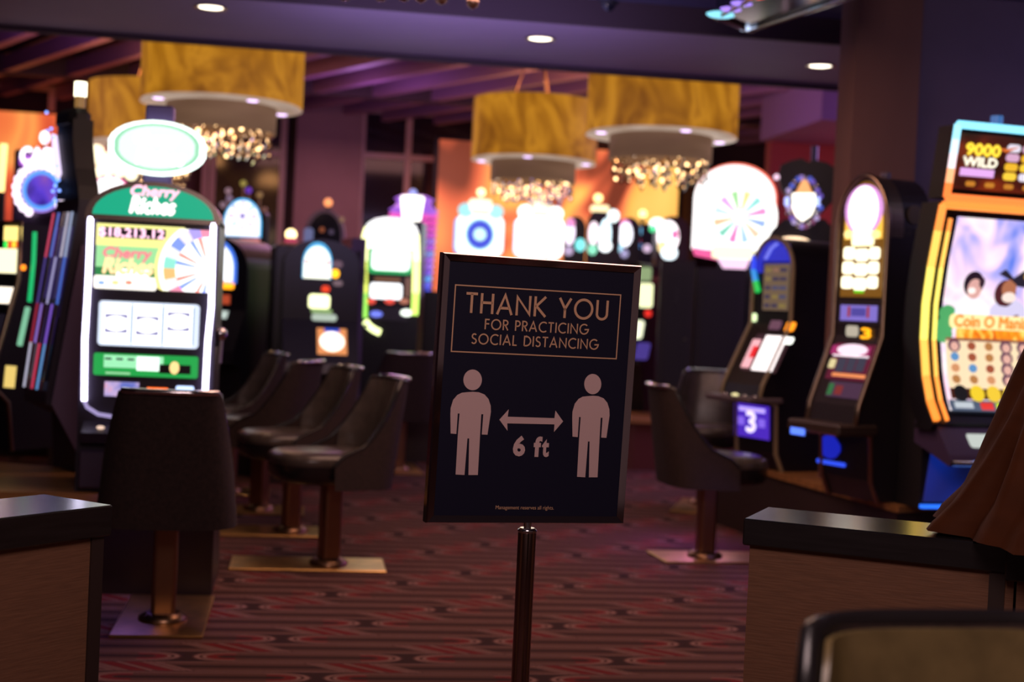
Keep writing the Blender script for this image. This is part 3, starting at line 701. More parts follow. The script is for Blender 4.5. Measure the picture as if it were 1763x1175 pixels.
def chunk(label, px, d, rz, x0, x1, ptop, mt=BLK, dep=.5, group='slot machines of the middle aisle', vents=True):
    """machine of which the photo shows the dark back"""
    s = Slot(label, px, d, rz, [(0, 0), (4, 0)], group)
    zt = s.uv(px, ptop)[1]; s.plain(x0, x1, zt, mt, dep)
    s.put(MB(s.fy).rect(x0 + .05, x1 - .05, .62, zt - .12, mat('back_door', (.009, .007, .009), .6), .008), 'back_door')
    if vents:
        v = MB(s.fy)
        for k in range(5): v.rect(x0 + .15, x1 - .15, zt - .3 - k * .03, zt - .285 - k * .03, mat('vent_slot', (.03, .026, .03), .6), .012)
        s.put(v, 'vent_grille')
    g2 = MB(s.fy); g2.disc((x0 + x1) / 2 + .1, 1.3, .016, .016, CHR, .014, 12); s.put(g2, 'lock')
    return s
CH = chunk('dark back of a machine between the blue-arched and the cream-glass machines', 470, 13.25, 5, -.2, .2, 432, dep=.35)
B2 = Slot('machine with bright arched wheel topper crowned by gold knobs, above the dark backs', 418, 14.0, 0, [(0, -.2), (4, -.2)], 'slot machines of the middle aisle')
S = 2450 / 14.; B2.plain(-.35, .35, B2.uv(418, 452)[1], BLK, .4)
g = B2.mb(); x0, x1, z0, z1 = B2.rc(385, 342, 451, 408)
g.plate(arch_poly(x0, x1, z0, z1, z1 - z0 - .12), glow('50b4f0', 1.4), .006); g.plate(arch_poly(x0 + .02, x1 - .02, z0 + .01, z1 - .025, z1 - z0 - .16), glow('f6f4ff', 1.8), .010)
for k in range(8):
    an = k * pi / 4; q = ((x0 + x1) / 2, z0 + .2); g.plate([(q[0], q[1]), (q[0] + .14 * cos(an - .14), q[1] + .14 * sin(an - .14)), (q[0] + .14 * cos(an + .14), q[1] + .14 * sin(an + .14))], glow(['d8a0f0', 'a0e0ff', 'ffc0e0', 'c8b8ff'][k % 4], 1.1), .014)
g.disc(q[0], q[1], .025, .025, glow('6a50c0', .9), .017, 14); B2.put(g, 'wheel_topper')
g = B2.mb()
q = [B2.uv(a, b) for a, b in ((412, 411), (448, 411), (443, 435), (437, 446), (431, 440))]; g.plate(q, glow('e88a88', .9), .008); B2.put(g, 'pink_pennant')
g = MB()
for px, py, c in ((419, 316, 'b8a850'), (428, 328, '7a3ce0'), (393, 329, 'b08a9a'), (395, 342, '9a80a0'), (447, 336, 'a88050'), (455, 362, '8a5a50'), (384, 353, 'a08090')):
    p = B2.uv(px, py, -.15); B2.put(MB().ball((p[0], -.15, p[1]), .032, glow(c, .6), 8).tube([(p[0], -.13, p[1] - .02), (p[0] * .9, -.13, z0 + .1)], .01, BRONZE, 6), 'crown_knob')
g = MB().box(-.22, .22, -.2, .0, B2.uv(418, 455)[1], z0 + .25, BLK, .02); B2.put(g, 'topper_support')
B3 = Slot('machine with unlit dark arched topper and one orange ball on top, mid left', 563, 15.3, 0, [(0, -.2), (4, -.2)], 'slot machines of the middle aisle')
S = 2450 / 15.3; B3.plain(-.3, .3, B3.uv(563, 420)[1], BLK, .4)
x0, x1, z0, z1 = B3.rc(524, 360, 594, 422)
g = B3.mb(); g.plate(arch_poly(x0, x1, z0, z1, z1 - z0 - .1), mat('plum_chrome', (.20, .15, .22), .35, .8), .006, .1); g.plate(arch_poly(x0 + .05, x1 - .04, z0 + .02, z1 - .04, z1 - z0 - .14), SCRB, .012); g.rect(x0, x0 + .1, z0, z0 + .17, glow('8a90c8', .5), .014, r=.03)
B3.put(g, 'arched_topper')
p = B3.uv(565, 349, -.15); B3.put(MB().ball((p[0], -.15, p[1]), .045, glow('ff9a60', 1.6), 10).tube([(p[0], -.14, z1 - .03), (p[0], -.14, p[1])], .02, BLK, 6), 'ball_light')
g = MB()
for px, py, c in ((555, 396, 'b06040'), (589, 379, 'a88060'), (571, 400, '60506a')): q = B3.uv(px, py); B3.put(MB().ball((q[0], -.23, q[1]), .028, glow(c, .6), 8), 'lamp_dot')
B4 = Slot('machine with cream arched glass, yellow reels and an orange picture screen below', 556, 12.0, 14, [(.5, -.2), (.75, -.26), (.85, -.26), (.92, -.42), (1.0, -.4), (1.35, -.2), (3, -.2)], 'slot machines of the middle aisle')
zt = B4.uv(550, 412)[1]; B4.plain(-.36, .26, zt, BLK, .5, arch=.2, zsplit=zt - .22)
g = B4.mb(); x0, x1, z0, z1 = B4.rc(521, 417, 572, 480); g.plate(arch_poly(x0, x1, z0, z1, .17), glow('48b0e8', 1.2), .006); g.plate(arch_poly(x0 + .01, x1 - .012, z0 + .0, z1 - .035, .15), glow('f8fbe8', 1.7), .010)
for q in (x0 + .02, x1 - .05): g.rect(q, q + .03, z0 + .12, z0 + .15, glow('ff9ab0', 1), .012)
B4.put(g, 'arched_glass')
g = B4.mb()
for r_, c, s_ in (((531, 507, 568, 532), 'fbffc0', 2.0), ((535, 532, 572, 540), '90b070', 1.0), ((536, 541, 580, 553), 'b8c8b8', 1.0), ((553, 492, 568, 504), 'e84018', 1.2), ((570, 464, 584, 479), 'ffb010', 2.4), ((573, 483, 590, 493), '8a7078', .7), ((572, 449, 590, 462), '80606a', .6)):
    a = B4.rc(*r_); g.rect(*a, glow(c, s_), .006, r=.03)
B4.put(g, 'displays')
g = B4.mb(); a = B4.rc(546, 566, 597, 611); g.rect(*a, glow('f0985a', 1.0), .006); x0, x1, z0, z1 = a; g.disc((x0 + x1) / 2, (z0 + z1) / 2, (x1 - x0) * .42, (z1 - z0) * .38, glow('fff0e0', 2.0), .010, 20); g.rect(x0 + .06, x1 - .06, z1 - .03, z1, glow('3050d0', 1), .008); B4.put(g, 'picture_screen')
p = B4.uv(501, 404, .1); B4.put(MB().ball((p[0], .1, p[1]), .048, glow('ffe0a0', 3.5), 10).lathe([(.05, p[1] - .08), (.05, p[1] - .03)], (p[0], .1, 0), glow('d04868', .8), 12).box(p[0] - .1, p[0] + .12, 0, .2, p[1] - .11, p[1] - .075, WOODL, .01), 'candle_light')
B4.put(MB().box(p[0] - .14, p[0] + .1, -.1, .4, .5, p[1] - .10, BLK, .01), 'side_cabinet')

B5 = Slot('machine outlined by thick yellow-green neon with white screens, left of the sign', 672, 14.0, 0, [(.5, -.2), (4, -.2)], 'slot machines of the middle aisle')
x0, x1, z0, z1 = B5.rc(622, 379, 723, 575); B5.plain(x0, x1, z1, BLK, .5)
g = B5.mb(); a = B5.rc(628, 386, 718, 432); g.rect(*a, glow('fbfff4', 2.2), .006, r=.1); a = B5.rc(634, 428, 710, 472); g.rect(*a, glow('30b868', 1.0), .008, r=.04); a = B5.rc(640, 428, 706, 466); g.rect(*a, glow('f4fff8', 2.0), .011, r=.05); B5.put(g, 'head_screen')
g = B5.mb(); a = B5.rc(637, 488, 692, 515); g.rect(*a, glow('f8fbff', 2.0), .006, r=.03); a = B5.rc(645, 478, 690, 485); g.rect(*a, glow('9a6a48', .6), .006)
for px, c in ((638, 'ff5848'), (671, 'ff5848'), (696, 'c07860')): q = B5.uv(px, 519); g.disc(q[0], q[1], .05, .028, glow(c, 1.0), .008, 12)
a = B5.rc(697, 478, 708, 512); g.rect(*a, glow('a07060', .5), .006); B5.put(g, 'reel_screen')
g = B5.mb(); q = B5.uv(648, 541); g.disc(q[0], q[1], .06, .03, glow('7a88ff', 1.2), .02, 14); q = B5.uv(700, 539); g.disc(q[0], q[1], .058, .034, glow('f4fff0', 2), .02, 14)
g.rect(x0 + .1, x1 - .1, B5.uv(672, 552)[1], B5.uv(672, 530)[1], mat('dark_deck', (.06, .05, .08), .3), .012); B5.put(g, 'button_deck')
def neon_path(pts, r, mats, name, s):
    g = s.mb(); P = [P3(s, *q, .03) for q in pts]
    n = len(P) - 1
    for k in range(n): g.tube([P[k], P[k + 1]], r, mats[min(k, len(mats) - 1)], 8)
    s.put(g, name)
ny, ng_ = glow('fdffb8', 2.6), glow('d0ff70', 1.7)
neon_path(((627, 548), (627, 505), (627, 450), (629, 410), (634, 393), (645, 384), (664, 380), (690, 382), (710, 390), (716, 405), (717, 450), (716, 505), (714, 543)), .034, [glow('a0f060', 1.4), glow('e8f468', 1.7), ny, ny, W2, W2, W2, W2, W2, ny, glow('f0ff98', 2.2), ng_], 'neon_outline', B5)
neon_path(((629, 553), (636, 562), (646, 569), (655, 573)), .032, [glow('f4ffb0', 2.4)], 'neon_hook', B5)
B6 = Slot('machine with tall pink and violet beaded spiral and white cup topper, behind the neon one', 712, 17.0, 0, [(0, -.3), (4, -.3)], 'slot machines of the far bank')
S = 2450 / 17.; B6.plain(-.35, .35, B6.uv(712, 500)[1], BLK, .4)
xa, za = B6.uv(711, 395, -.1); z_lo, z_hi = B6.uv(712, 500, -.1)[1], B6.uv(712, 372, -.1)[1]
g = MB()
for k in range(13):
    z = z_lo + (z_hi - z_lo) * k / 12; c = ['4a60ff', '6a70ff', '60b0ff', '8a60f0', 'a878f0', 'b070f0', '90a0f0', 'c060e8', 'b080f0', 'e060d8', 'f060d0', 'ff58c8', 'ff60d0'][k]
    R = .22 + .004 * k; g.tube([(xa + R * cos(j * pi / 8), -.1 + R * sin(j * pi / 8), z + .02 * sin(j * pi / 8)) for j in range(16)], .030, glow(c, .9), 6, True)
g.lathe([(.2, z_lo), (.2, z_hi + .02)], (xa, -.1, 0), mat('violet_core', (.12, .06, .2), .4), 16); B6.put(g, 'spiral_topper')
g = MB().lathe([(.24, z_hi + .02), (.30, z_hi + .06), (.24, z_hi + .1), (.2, z_hi + .16), (.24, z_hi + .2), (.15, z_hi + .24)], (xa, -.1, 0), glow('b068f0', .9), 20); B6.put(g, 'violet_rim')
zc0, zc1 = B6.uv(712, 384, -.4)[1], B6.uv(712, 341, -.4)[1]
g = MB().lathe([(.10, zc0), (.135, zc1 - .03), (.14, zc1), (.12, zc1 + .02)], (xa, -.40, 0), glow('fffdf0', 2.6), 18); B6.put(g, 'white_cup')
p = B6.uv(711, 333, -.2); B6.put(MB().ball((p[0], -.2, p[1]), .05, glow('9aa8f8', 1.2), 10).ball((p[0] + .08, -.2, p[1] - .06), .03, glow('ff5030', 1.2), 8), 'ball_light')
# mauve-lit machine side between, the violet light put into its colour
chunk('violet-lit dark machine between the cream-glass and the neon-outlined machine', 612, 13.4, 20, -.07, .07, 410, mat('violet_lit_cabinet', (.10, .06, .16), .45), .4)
# ---- far bank under the mural
def flower_machine(px, d, cols, lab, dz=0):
    s = Slot(lab, px, d, 8.5, [(0, -.2), (4, -.2)], 'slot machines of the far bank'); S = 2450 / d
    c1, c2, c3, core = cols
    s.plain(-.27, .27, s.uv(px, 445 + dz)[1], BLK, .4)
    g = s.mb(); q = s.uv(px, 400 + dz)
    g.rect(q[0] - 44 / S, q[0] + 40 / S, q[1] - 40 / S, q[1] + 26 / S, c2, .004, r=.09)
    g.rect(q[0] - 40 / S, q[0] + 41 / S, q[1] - 40 / S, q[1] + 30 / S, c1, .010, r=.1)
    for sx in (-1, 1): g.disc(q[0] + sx * 26 / S, q[1] + 36 / S, 13 / S, 12 / S, c3, .014, 16)
    for k in range(3): g.disc(q[0] + (-24 + 24 * k) / S, q[1] - 34 / S, 11 / S, 8 / S, c1, .012, 14)
    if core:
        g.disc(q[0], q[1] - 4 / S, 25 / S, 27 / S, c3, .016, 24); g.disc(q[0], q[1] - 4 / S, 22 / S, 24 / S, glow('4a5ae8', 1.0), .019, 24); g.disc(q[0], q[1] - 4 / S, 11 / S, 11 / S, glow('d0ffec', 1.3), .022, 20)
    s.put(g, 'flower_sign')
    g = MB().box(q[0] - 20 / S, q[0] + 19 / S, -.24, -.05, q[1] + 34 / S, q[1] + 56 / S, glow('fff0d0', 1.7), .03); s.put(g, 'lit_cap')
    s.put(MB().ball((q[0], -.16, q[1] + 68 / S), .052, glow('ffe8a8', 2.6), 10).tube([(q[0], -.16, q[1] + 54 / S), (q[0], -.16, q[1] + 66 / S)], .03, glow('ffd0b0', 1), 8), 'ball_light')
    s.put(MB().box(q[0] - .2, q[0] + .2, -.19, .0, q[1] - .5, q[1] + .1, BLK), 'sign_support')
    return s
flower_machine(826, 17.0, (glow('e8fdff', 1.8), glow('7ab0ff', 1.3), glow('a8e8f0', 1.2), True), 'machine with square light-blue flower sign and dark blue disc, above the sign stand')
flower_machine(929, 17.5, (glow('ffffff', 2.6), glow('c8e0ff', 2.0), glow('f8ffff', 2.2), False), 'machine with fully white flower sign, second from the left above the sign stand', 3)
def blobs(lab, px, d, ptop, lst, ball=None, cap=None, hw=.2):
    s = Slot(lab, px, d, 0, [(0, -.2), (4, -.2)], 'slot machines of the far bank'); S = 2450 / d
    zt = s.uv(px, ptop)[1]
    s.plain(-hw, hw, zt, BLK, .3, arch=.18, zsplit=zt - .2)
    g = s.mb()
    for i, (bx, by, rx, ry, c, st) in enumerate(lst): q = s.uv(bx, by); g.disc(q[0], q[1], rx / S, ry / S, glow(c, st), .006 + .003 * i, 18)
    s.put(g, 'lit_glass')
    if cap: a = s.rc(*cap); s.put(MB().box(a[0], a[1], -.22, -.05, a[2], a[3], glow('ffe8b0', 1.7), .03), 'lit_cap')
    if ball: q = s.uv(*ball); s.put(MB().ball((q[0], -.18, q[1]), .058, glow('ffdc90', 2.8), 10).tube([(q[0], -.15, zt - .05), (q[0], -.15, q[1])], .025, BLK, 6), 'ball_light')
blobs('small pink-lit machine right beside the white flower sign', 982, 19, 372, [(981, 400, 9, 22, 'f8e8ff', 1.8), (982, 384, 8, 8, 'ff9ad8', 1.1), (999, 422, 9, 11, '80f0f0', 1.3), (979, 432, 8, 8, 'd0b8e0', .9)], hw=.14)
blobs('machine with tall cyan-white light column under a cream cap and ball', 1031, 18.5, 356, [(1022, 402, 9, 20, 'ffe8f4', 1.8), (1042, 405, 10, 28, 'd8f4ff', 2.2), (1056, 372, 10, 11, 'f0ffff', 2.0), (1020, 430, 8, 9, '90f0c8', 1.2), (1042, 424, 11, 10, 'f4fbff', 2.2)], (1030, 341), (1017, 353, 1050, 366))
blobs('machine with white oval light and magenta top, third of the small lit ones', 1074, 19.3, 374, [(1076, 390, 10, 12, 'f070c8', 1.1), (1077, 404, 12, 21, 'f4f4ff', 2.0), (1065, 427, 7, 7, 'b0e8ff', 1.4), (1075, 437, 7, 7, 'b8b0e0', .9)], hw=.15)
blobs('narrow dark machine with blue and red lights and a cream ball', 1105, 19.95, 384, [(1098, 398, 7, 10, '80d0ff', 1.3), (1097, 414, 6, 5, 'ff3060', 1.2), (1097, 423, 6, 11, '70b0ff', 1.3), (1114, 428, 7, 7, 'e8c8e8', 1.0)], (1107, 368), hw=.14)
blobs('machine with wide many-coloured white oval at the right end of the far bank', 1148, 18, 372, [(1132, 386, 14, 11, 'f8fff8', 2.0), (1150, 408, 19, 28, 'fff4f8', 2.2), (1124, 394, 6, 6, '50f0a0', 1.3), (1140, 425, 8, 10, 'ffe0a0', 1.4), (1152, 436, 14, 12, 'e8f8ff', 2.0), (1162, 404, 6, 8, 'ff80c0', 1.0)])
# dim slanted machines just behind the sign's right edge
D1 = Slot('slim machine with cream and green glass just behind the right edge of the sign', 1100, 15.3, -30, [(.5, -.2), (.9, -.3), (1.0, -.36), (1.4, -.2), (3, -.2)], 'slot machines of the right aisle')
zt = D1.uv(1108, 452)[1]; D1.plain(-.2, .2, zt, BLK, .15, arch=.22, zsplit=zt - .24)
g = D1.mb()
for r_, c, s_ in (((1098, 460, 1122, 484), '9ab080', .9), ((1100, 488, 1124, 530), 'f4f8c0', 1.5), ((1110, 534, 1122, 546), 'f03028', 1.1), ((1092, 552, 1108, 584), 'f0f4d0', 1.4), ((1094, 590, 1118, 620), '5a48b0', .6)):
    a = D1.rc(*r_); g.rect(*a, glow(c, s_), .006, r=.03)
D1.put(g, 'displays')
chunk('dark back of the machine left of the seam, under the far oval light', 1163, 14.3, -4, -.17, .17, 448, mat('brown_black_back', (.016, .011, .013), .6), .35, 'slot machines of the right aisle')
chunk('dark back of the machine in front of the wheel sign', 1238, 14.3, -4, -.24, .24, 462, mat('brown_black_back', (.016, .011, .013), .6), .35, 'slot machines of the right aisle', False)
# ---- big wheel sign
WF = Slot('machine with huge white wheel sign under a red-rimmed round top', 1268, 15.0, -14, [(0, -.1), (4, -.1)], 'slot machines of the right aisle')
S = 2450 / 15.0
WF.plain(-.3, .3, WF.uv(1250, 470)[1], BLK, .4)
x0, x1, z0, z1 = WF.rc(1194, 281, 1337, 440)
WF.put(WF.mb().plate(arch_poly(x0, x1, z0 + .08, z1, .36, 28), glow('ff7058', 1.4), .0, -.12), 'rim_board')
g = WF.mb(); g.plate(arch_poly(x0 + .0, x1 - .022, z0 + .05, z1 - .022, .35, 28), glow('fffafa', 1.7), .014)
q = WF.uv(1274, 374); R = 63 / S
g.disc(q[0], q[1], R, R, glow('fffdf8', 1.9), .018, 40)
wcol = ['ff9ad8', 'a0f0e8', 'fff0a0', 'b0f0a8', 'f0b8ff', 'd8f4ff', 'ffd0a0', '88e0c4', 'ff88cc', 'b8e0ff', 'ffdcb8', 'a0c0ff']
for k in range(12):
    an = k * pi / 6 + .26
    g.plate([(q[0] + .06 * cos(an - .2), q[1] + .06 * sin(an - .2)), (q[0] + .28 * cos(an - .15), q[1] + .28 * sin(an - .15)), (q[0] + .28 * cos(an + .15), q[1] + .28 * sin(an + .15)), (q[0] + .06 * cos(an + .2), q[1] + .06 * sin(an + .2))], glow(wcol[k], 1.0), .022)
g.disc(q[0], q[1], .072, .072, W2, .026, 20)
for px, py, c in ((1233, 333, '40d8a8'), (1248, 318, 'a8f0e8'), (1324, 341, 'e878d8'), (1312, 320, 'c0f0f0'), (1217, 358, 'b8f0f0'), (1222, 340, 'ffe0b0'), (1214, 374, 'e0b8ff')):
    e = WF.uv(px, py); g.disc(e[0], e[1], .03, .018, glow(c, 1.1), .03, 10)
WF.put(g, 'wheel_sign')
g = WF.mb(); a = WF.rc(1226, 424, 1298, 446); g.rect(*a, glow('fff8c8', 1.5), .02, r=.03); g.plate([WF.uv(*e) for e in ((1234, 444), (1292, 446), (1284, 464), (1246, 464))], glow('f4c8e8', 1.4), .018); g.plate([WF.uv(*e) for e in ((1192, 426), (1226, 432), (1236, 448), (1196, 440))], glow('f85a98', 1.2), .016)
WF.put(g, 'lower_sign')
WF.put(MB().box(-.22, .22, -.09, .1, 1.7, z0 + .3, BLK), 'sign_support')
# ---- mask topper machine
SK = Slot('dark machine topped by black wings and a glowing mask in a jewelled frame', 1386, 11.6, -8, [(0, -.1), (4, -.1)], 'slot machines of the right aisle')
S = 2450 / 11.6; SK.plain(-.30, .30, SK.uv(1386, 440)[1], BLK2, .4)
g = SK.mb(); Q = lambda *l: [SK.uv(*e) for e in l]
g.plate(Q((1344, 322), (1340, 300), (1345, 284), (1362, 277), (1380, 273), (1392, 280), (1404, 276), (1424, 281), (1438, 290), (1440, 330), (1432, 350), (1410, 372), (1385, 380), (1362, 350)), BLK2, .02, .14); SK.put(g, 'wing_back')
g = SK.mb(); g.plate(Q((1316, 420), (1330, 396), (1350, 378), (1420, 378), (1440, 400), (1444, 470), (1330, 470)), BLK2, .02, .14); SK.put(g, 'shoulder')
g = SK.mb(); g.plate(Q((1364, 334), (1364, 358), (1370, 372), (1381, 382), (1396, 372), (1402, 358), (1403, 334)), glow('fff6ea', 2.4), .06); g.plate(Q((1369, 334), (1380, 312), (1384, 306), (1390, 314), (1398, 334)), glow('ffb070', 1.2), .055); SK.put(g, 'glowing_mask')
g = MB(); rnd = random.Random(2)
for k in range(26):
    an = 2 * pi * k / 26; e = SK.uv(1383 + 28 * cos(an) * (.95 + .1 * (k % 2)), 349 - 42 * sin(an)); g.ball((e[0], -.16, e[1]), .022, glow(rnd.choice(['7a60d0', 'a88ae0', '5a6ae0', '8a4a70', 'c8b0e8']), .8) if k % 3 else CHR, 8)
for px in (1354, 1407):
    for py in (345, 352): e = SK.uv(px, py); g.ball((e[0], -.17, e[1]), .02, glow('a8b8ff', 2), 8)
SK.put(g, 'jewelled_frame')
e = SK.uv(1402, 262, .0); SK.put(MB().tube([(e[0], 0, e[1] - .16), (e[0], 0, e[1] + .05)], .028, mat('violet_post', (.05, .04, .1), .3), 10), 'top_post')
e = SK.uv(1337, 305, -.12); SK.put(MB().ball((e[0], -.12, e[1]), .025, glow('f0c8e0', 1.4), 8), 'lamp_dot')
e = SK.uv(1366, 416); e2 = SK.uv(1376, 425); SK.put(MB(SK.fy).ball((e[0], -.14, e[1]), .085, glow('ffd8b0', 2), 10, (1.5, .5, .45)).rect(e2[0] - .06, e2[0] + .06, e2[1] - .05, e2[1] - .01, glow('3838e0', 1), .16), 'shoulder_lamp')

# ---- right carousel: wooden plinth with three machines
A_, B_, C_ = onz(1330, 812, .5), onz(1547, 872, .5), onz(1640, 866, .5)
dv = (C_ - B_).normalized(); E_ = B_ + dv * 1.1; A2 = A_ + (A_ - B_).normalized() * 1.0
wx = cb.x - .12; wy = cy + .02
t = thing('machine_plinth', 'wooden ledge plinth under the machines on the right', 'plinth', (B_.x, B_.y, 0), 0, 'machine plinths')
poly = [((q - B_).x, (q - B_).y) for q in (A2, B_, E_, Vector((E_.x, wy, 0)), Vector((wx, wy, 0)), Vector((wx, A2.y, 0)))]
cxm = sum(p[0] for p in poly) / 6; cym = sum(p[1] for p in poly) / 6
shr = lambda k: [(cxm + (a - cxm) * k, cym + (b - cym) * k) for a, b in poly]
MB().prism(poly, .46, .5, WOODL, 'z').build('ledge_top', t)
MB().prism(shr(.96), 0, .46, mat('dark_plinth', (.035, .018, .016), .5), 'z').build('plinth_body', t)
R1 = Slot('slot machine with blue arched head and violet belly screen showing a 3', 1330, 10.0, -62, [(.5, -.16), (.62, -.22), (.95, -.24), (1.0, -.38), (1.08, -.36), (1.5, -.15), (3, -.15)], 'slot machines on the right plinth')
zt = R1.uv(1332, 410)[1]; x0 = R1.uv(1298, 480)[0]; x1 = R1.uv(1366, 480)[0]
R1.plain(x0, x1, zt, BLK, .35, arch=.24, zsplit=zt - .26, trim=mat('tan_edge', (.30, .24, .14), .4))
g = R1.mb(); a = R1.rc(1303, 414, 1357, 452); g.plate(arch_poly(x0 + .02, x1 - .03, R1.uv(1332, 450)[1], zt - .02, .22), glow('2a30c8', .9), .006); g.tube([P3(R1, *q, .02) for q in ((1322, 446), (1332, 428), (1342, 420))], .012, glow('7a80f8', 1.0), 6)
g.tube([P3(R1, *q, .015) for q in ((1302, 440), (1300, 465))], .02, glow('3048e8', 1.2), 8).tube([P3(R1, *q, .015) for q in ((1300, 465), (1304, 485))], .02, glow('2890e0', 1.1), 8).tube([P3(R1, *q, .015) for q in ((1304, 485), (1308, 503))], .02, glow('18c050', 1.1), 8); R1.put(g, 'arched_sign')
g = R1.mb(); a = R1.rc(1312, 450, 1362, 538); g.rect(*a, SCRB, .006); a = R1.rc(1316, 455, 1360, 535); g.rect(*a, glow('8a7058', .6), .009); x_0, x_1, z_0, z_1 = a
rnd = random.Random(11)
for i in range(3):
    for j in range(5): g.rect(x_0 + .02 + i * (x_1 - x_0 - .04) / 3, x_0 + .01 + (i + .8) * (x_1 - x_0 - .02) / 3, z_0 + .02 + j * (z_1 - z_0) / 5.2, z_0 + .045 + j * (z_1 - z_0) / 5.2, glow(rnd.choice(['5a5a80', 'a89050', 'b08068', '4a4060']), .6), .012)
R1.put(g, 'pay_screen')
g = R1.mb()
for r_, c, s_ in (((1327, 552, 1346, 568), '7a5068', .7), ((1354, 555, 1369, 571), 'ff9018', 1.8), ((1350, 581, 1366, 593), 'fbfff4', 2.0), ((1292, 540, 1303, 554), 'e8ffc0', 1.5)): a = R1.rc(*r_); g.rect(*a, glow(c, s_), .008, r=.015)
R1.put(g, 'small_displays')
g = R1.mb(); a = R1.rc(1290, 576, 1352, 642); g.rect(*a, glow('38202c', .8), .006, 3); x_0, x_1, z_0, z_1 = a
a = R1.rc(1308, 578, 1344, 640); g.rect(*a, glow('fff2f0', 1.8), .012); a = R1.rc(1288, 584, 1302, 634); g.rect(*a, glow('f4b0b8', 1.2), .012); a = R1.rc(1296, 596, 1304, 616); g.rect(*a, glow('e02028', 1.2), .015)
R1.put(g, 'reel_screen')
g = R1.mb(); a = R1.rc(1266, 697, 1325, 754); g.rect(*a, glow('4a28b8', 1.1), .008); x_0, x_1, z_0, z_1 = a; W_, H_ = x_1 - x_0, z_1 - z_0
g.text('3', x_0 + W_ * .38, x_0 + W_ * .64, z_0 + H_ * .18, z_0 + H_ * .78, glow('e0d0ff', 1.5), .014, 0, .008)
for sx in (.12, .72): g.rect(x_0 + W_ * sx, x_0 + W_ * (sx + .18), z_0 + H_ * .35, z_0 + H_ * .6, glow('8a68f0', 1.0), .012)
g.rect(x_0 + W_ * .15, x_1 - W_ * .1, z_1 - .05, z_1 - .02, glow('b8a0ff', 1.3), .012); R1.put(g, 'belly_screen')
g = MB().box(x0 - .03, x1 + .03, -.50, -.2, .96, 1.0, mat('grey_deck', (.14, .11, .13), .3), .012)
dk = R1.put(g, 'button_deck')
for k in range(4): R1.put(MB().ball((x0 + .1 + .11 * k, -.42, 1.005), .022, [CHR, glow('fff0b0', 1.2), CHR, CHR][k], 8, (1.3, 1, .5)), 'button', under=dk)

R2 = Slot('slot machine with golden arched glass of nine lit squares, in front of the brown column', 1484, 8.5, -62, [(.5, -.12), (.62, -.18), (.88, -.2), (.93, -.32), (1.05, -.30), (1.45, -.15), (3, -.15)], 'slot machines on the right plinth')
zt = R2.uv(1484, 304)[1]; x0 = R2.uv(1442, 450)[0]; x1 = R2.uv(1527, 450)[0]
R2.plain(x0, x1, zt, mat('dark_bronze_cabinet', (.022, .016, .022), .4), .18, arch=.30, zsplit=zt - .31, trim=CHAMP)
_zs = zt - .36
R2.put(MB().prism(arch_poly(x0 - .005, x1 + .005, _zs, zt + .005, .305, 26), R2.fy(_zs) + .012, R2.fy(_zs) + .11, mat('bronze_hood', (.26, .19, .14), .38, .9)), 'arched_hood')
g = R2.mb(); a0, a1, b0, b1 = R2.rc(1452, 309, 1524, 512)
g.plate(arch_poly(a0, a1, b0, zt - .03, .26), glow('8a5a18', .8), .004); g.plate(arch_poly(a0 + .02, a1 - .02, R2.uv(1488, 412)[1], zt - .05, .24), glow('ffc04a', 1.3), .007)
q = R2.uv(1489, 362); g.disc(q[0], q[1], .16, .15, glow('e8a0e8', 1.1), .010, 24); g.disc(q[0], q[1], .125, .14, glow('fff6ff', 2.0), .013, 24)
def rr(s, g, r_, c, st, of, rad_=.02): a = s.rc(*r_); g.rect(*a, glow(c, st), of, r=rad_)
rr(R2, g, (1470, 398, 1506, 424), 'fff0b8', 2.2, .016)
for j in range(3):
    for i in range(3): rr(R2, g, ((1456, 1476.5, 1500)[i] - j * 2, 426 + j * 25 + (3 if i == 1 else 0), (1473, 1496, 1516)[i] - j * 2, 447 + j * 25 + (3 if i == 1 else 0)), 'fff6d0', 2.2, .016)
for px in (1463, 1511): q = R2.uv(px, 404); g.disc(q[0], q[1], .03, .025, glow('ffe090', 1.6), .018, 12)
rr(R2, g, (1474, 500, 1488, 505), '70d820', 1.0, .018, .004); R2.put(g, 'arched_glass')
g = R2.mb(); rr(R2, g, (1444, 518, 1515, 560), '302028', .3, .006); rr(R2, g, (1449, 526, 1512, 553), '8a78d8', .9, .010, .004); rr(R2, g, (1462, 528, 1466, 546), 'b03838', .8, .013, .002); rr(R2, g, (1495, 528, 1499, 548), 'b03838', .8, .013, .002); rr(R2, g, (1468, 531, 1493, 545), '5a50b0', .8, .013, .002); R2.put(g, 'ticker_screen')
g = R2.mb(); rr(R2, g, (1458, 561, 1478, 580), 'c8bca8', .9, .008); a = R2.rc(1485, 566, 1502, 583); g.text('3', *a, glow('ffa818', 1.8), .012, 0, .004); R2.put(g, 'small_displays')
g = R2.mb(); a = R2.rc(1431, 592, 1502, 656); g.rect(*a, glow('701838', .7), .006, 3); rr(R2, g, (1433, 596, 1500, 612), 'b03070', .9, .010, .01); q = R2.uv(1470, 603); g.disc(q[0], q[1], .13, .035, glow('f4d8e8', 1.3), .013, 16)
for k in range(3): rr(R2, g, (1443 + 17 * k, 616, 1457 + 17 * k, 641), '4a4a60', .6, .012, .004)
rr(R2, g, (1436, 612, 1498, 615), 'f8e8f0', 1.3, .012, .004); rr(R2, g, (1434, 644, 1492, 650), 'f09058', 1.1, .012, .004); rr(R2, g, (1430, 618, 1440, 634), 'e8d8a0', 1.0, .012, .01); R2.put(g, 'reel_screen')
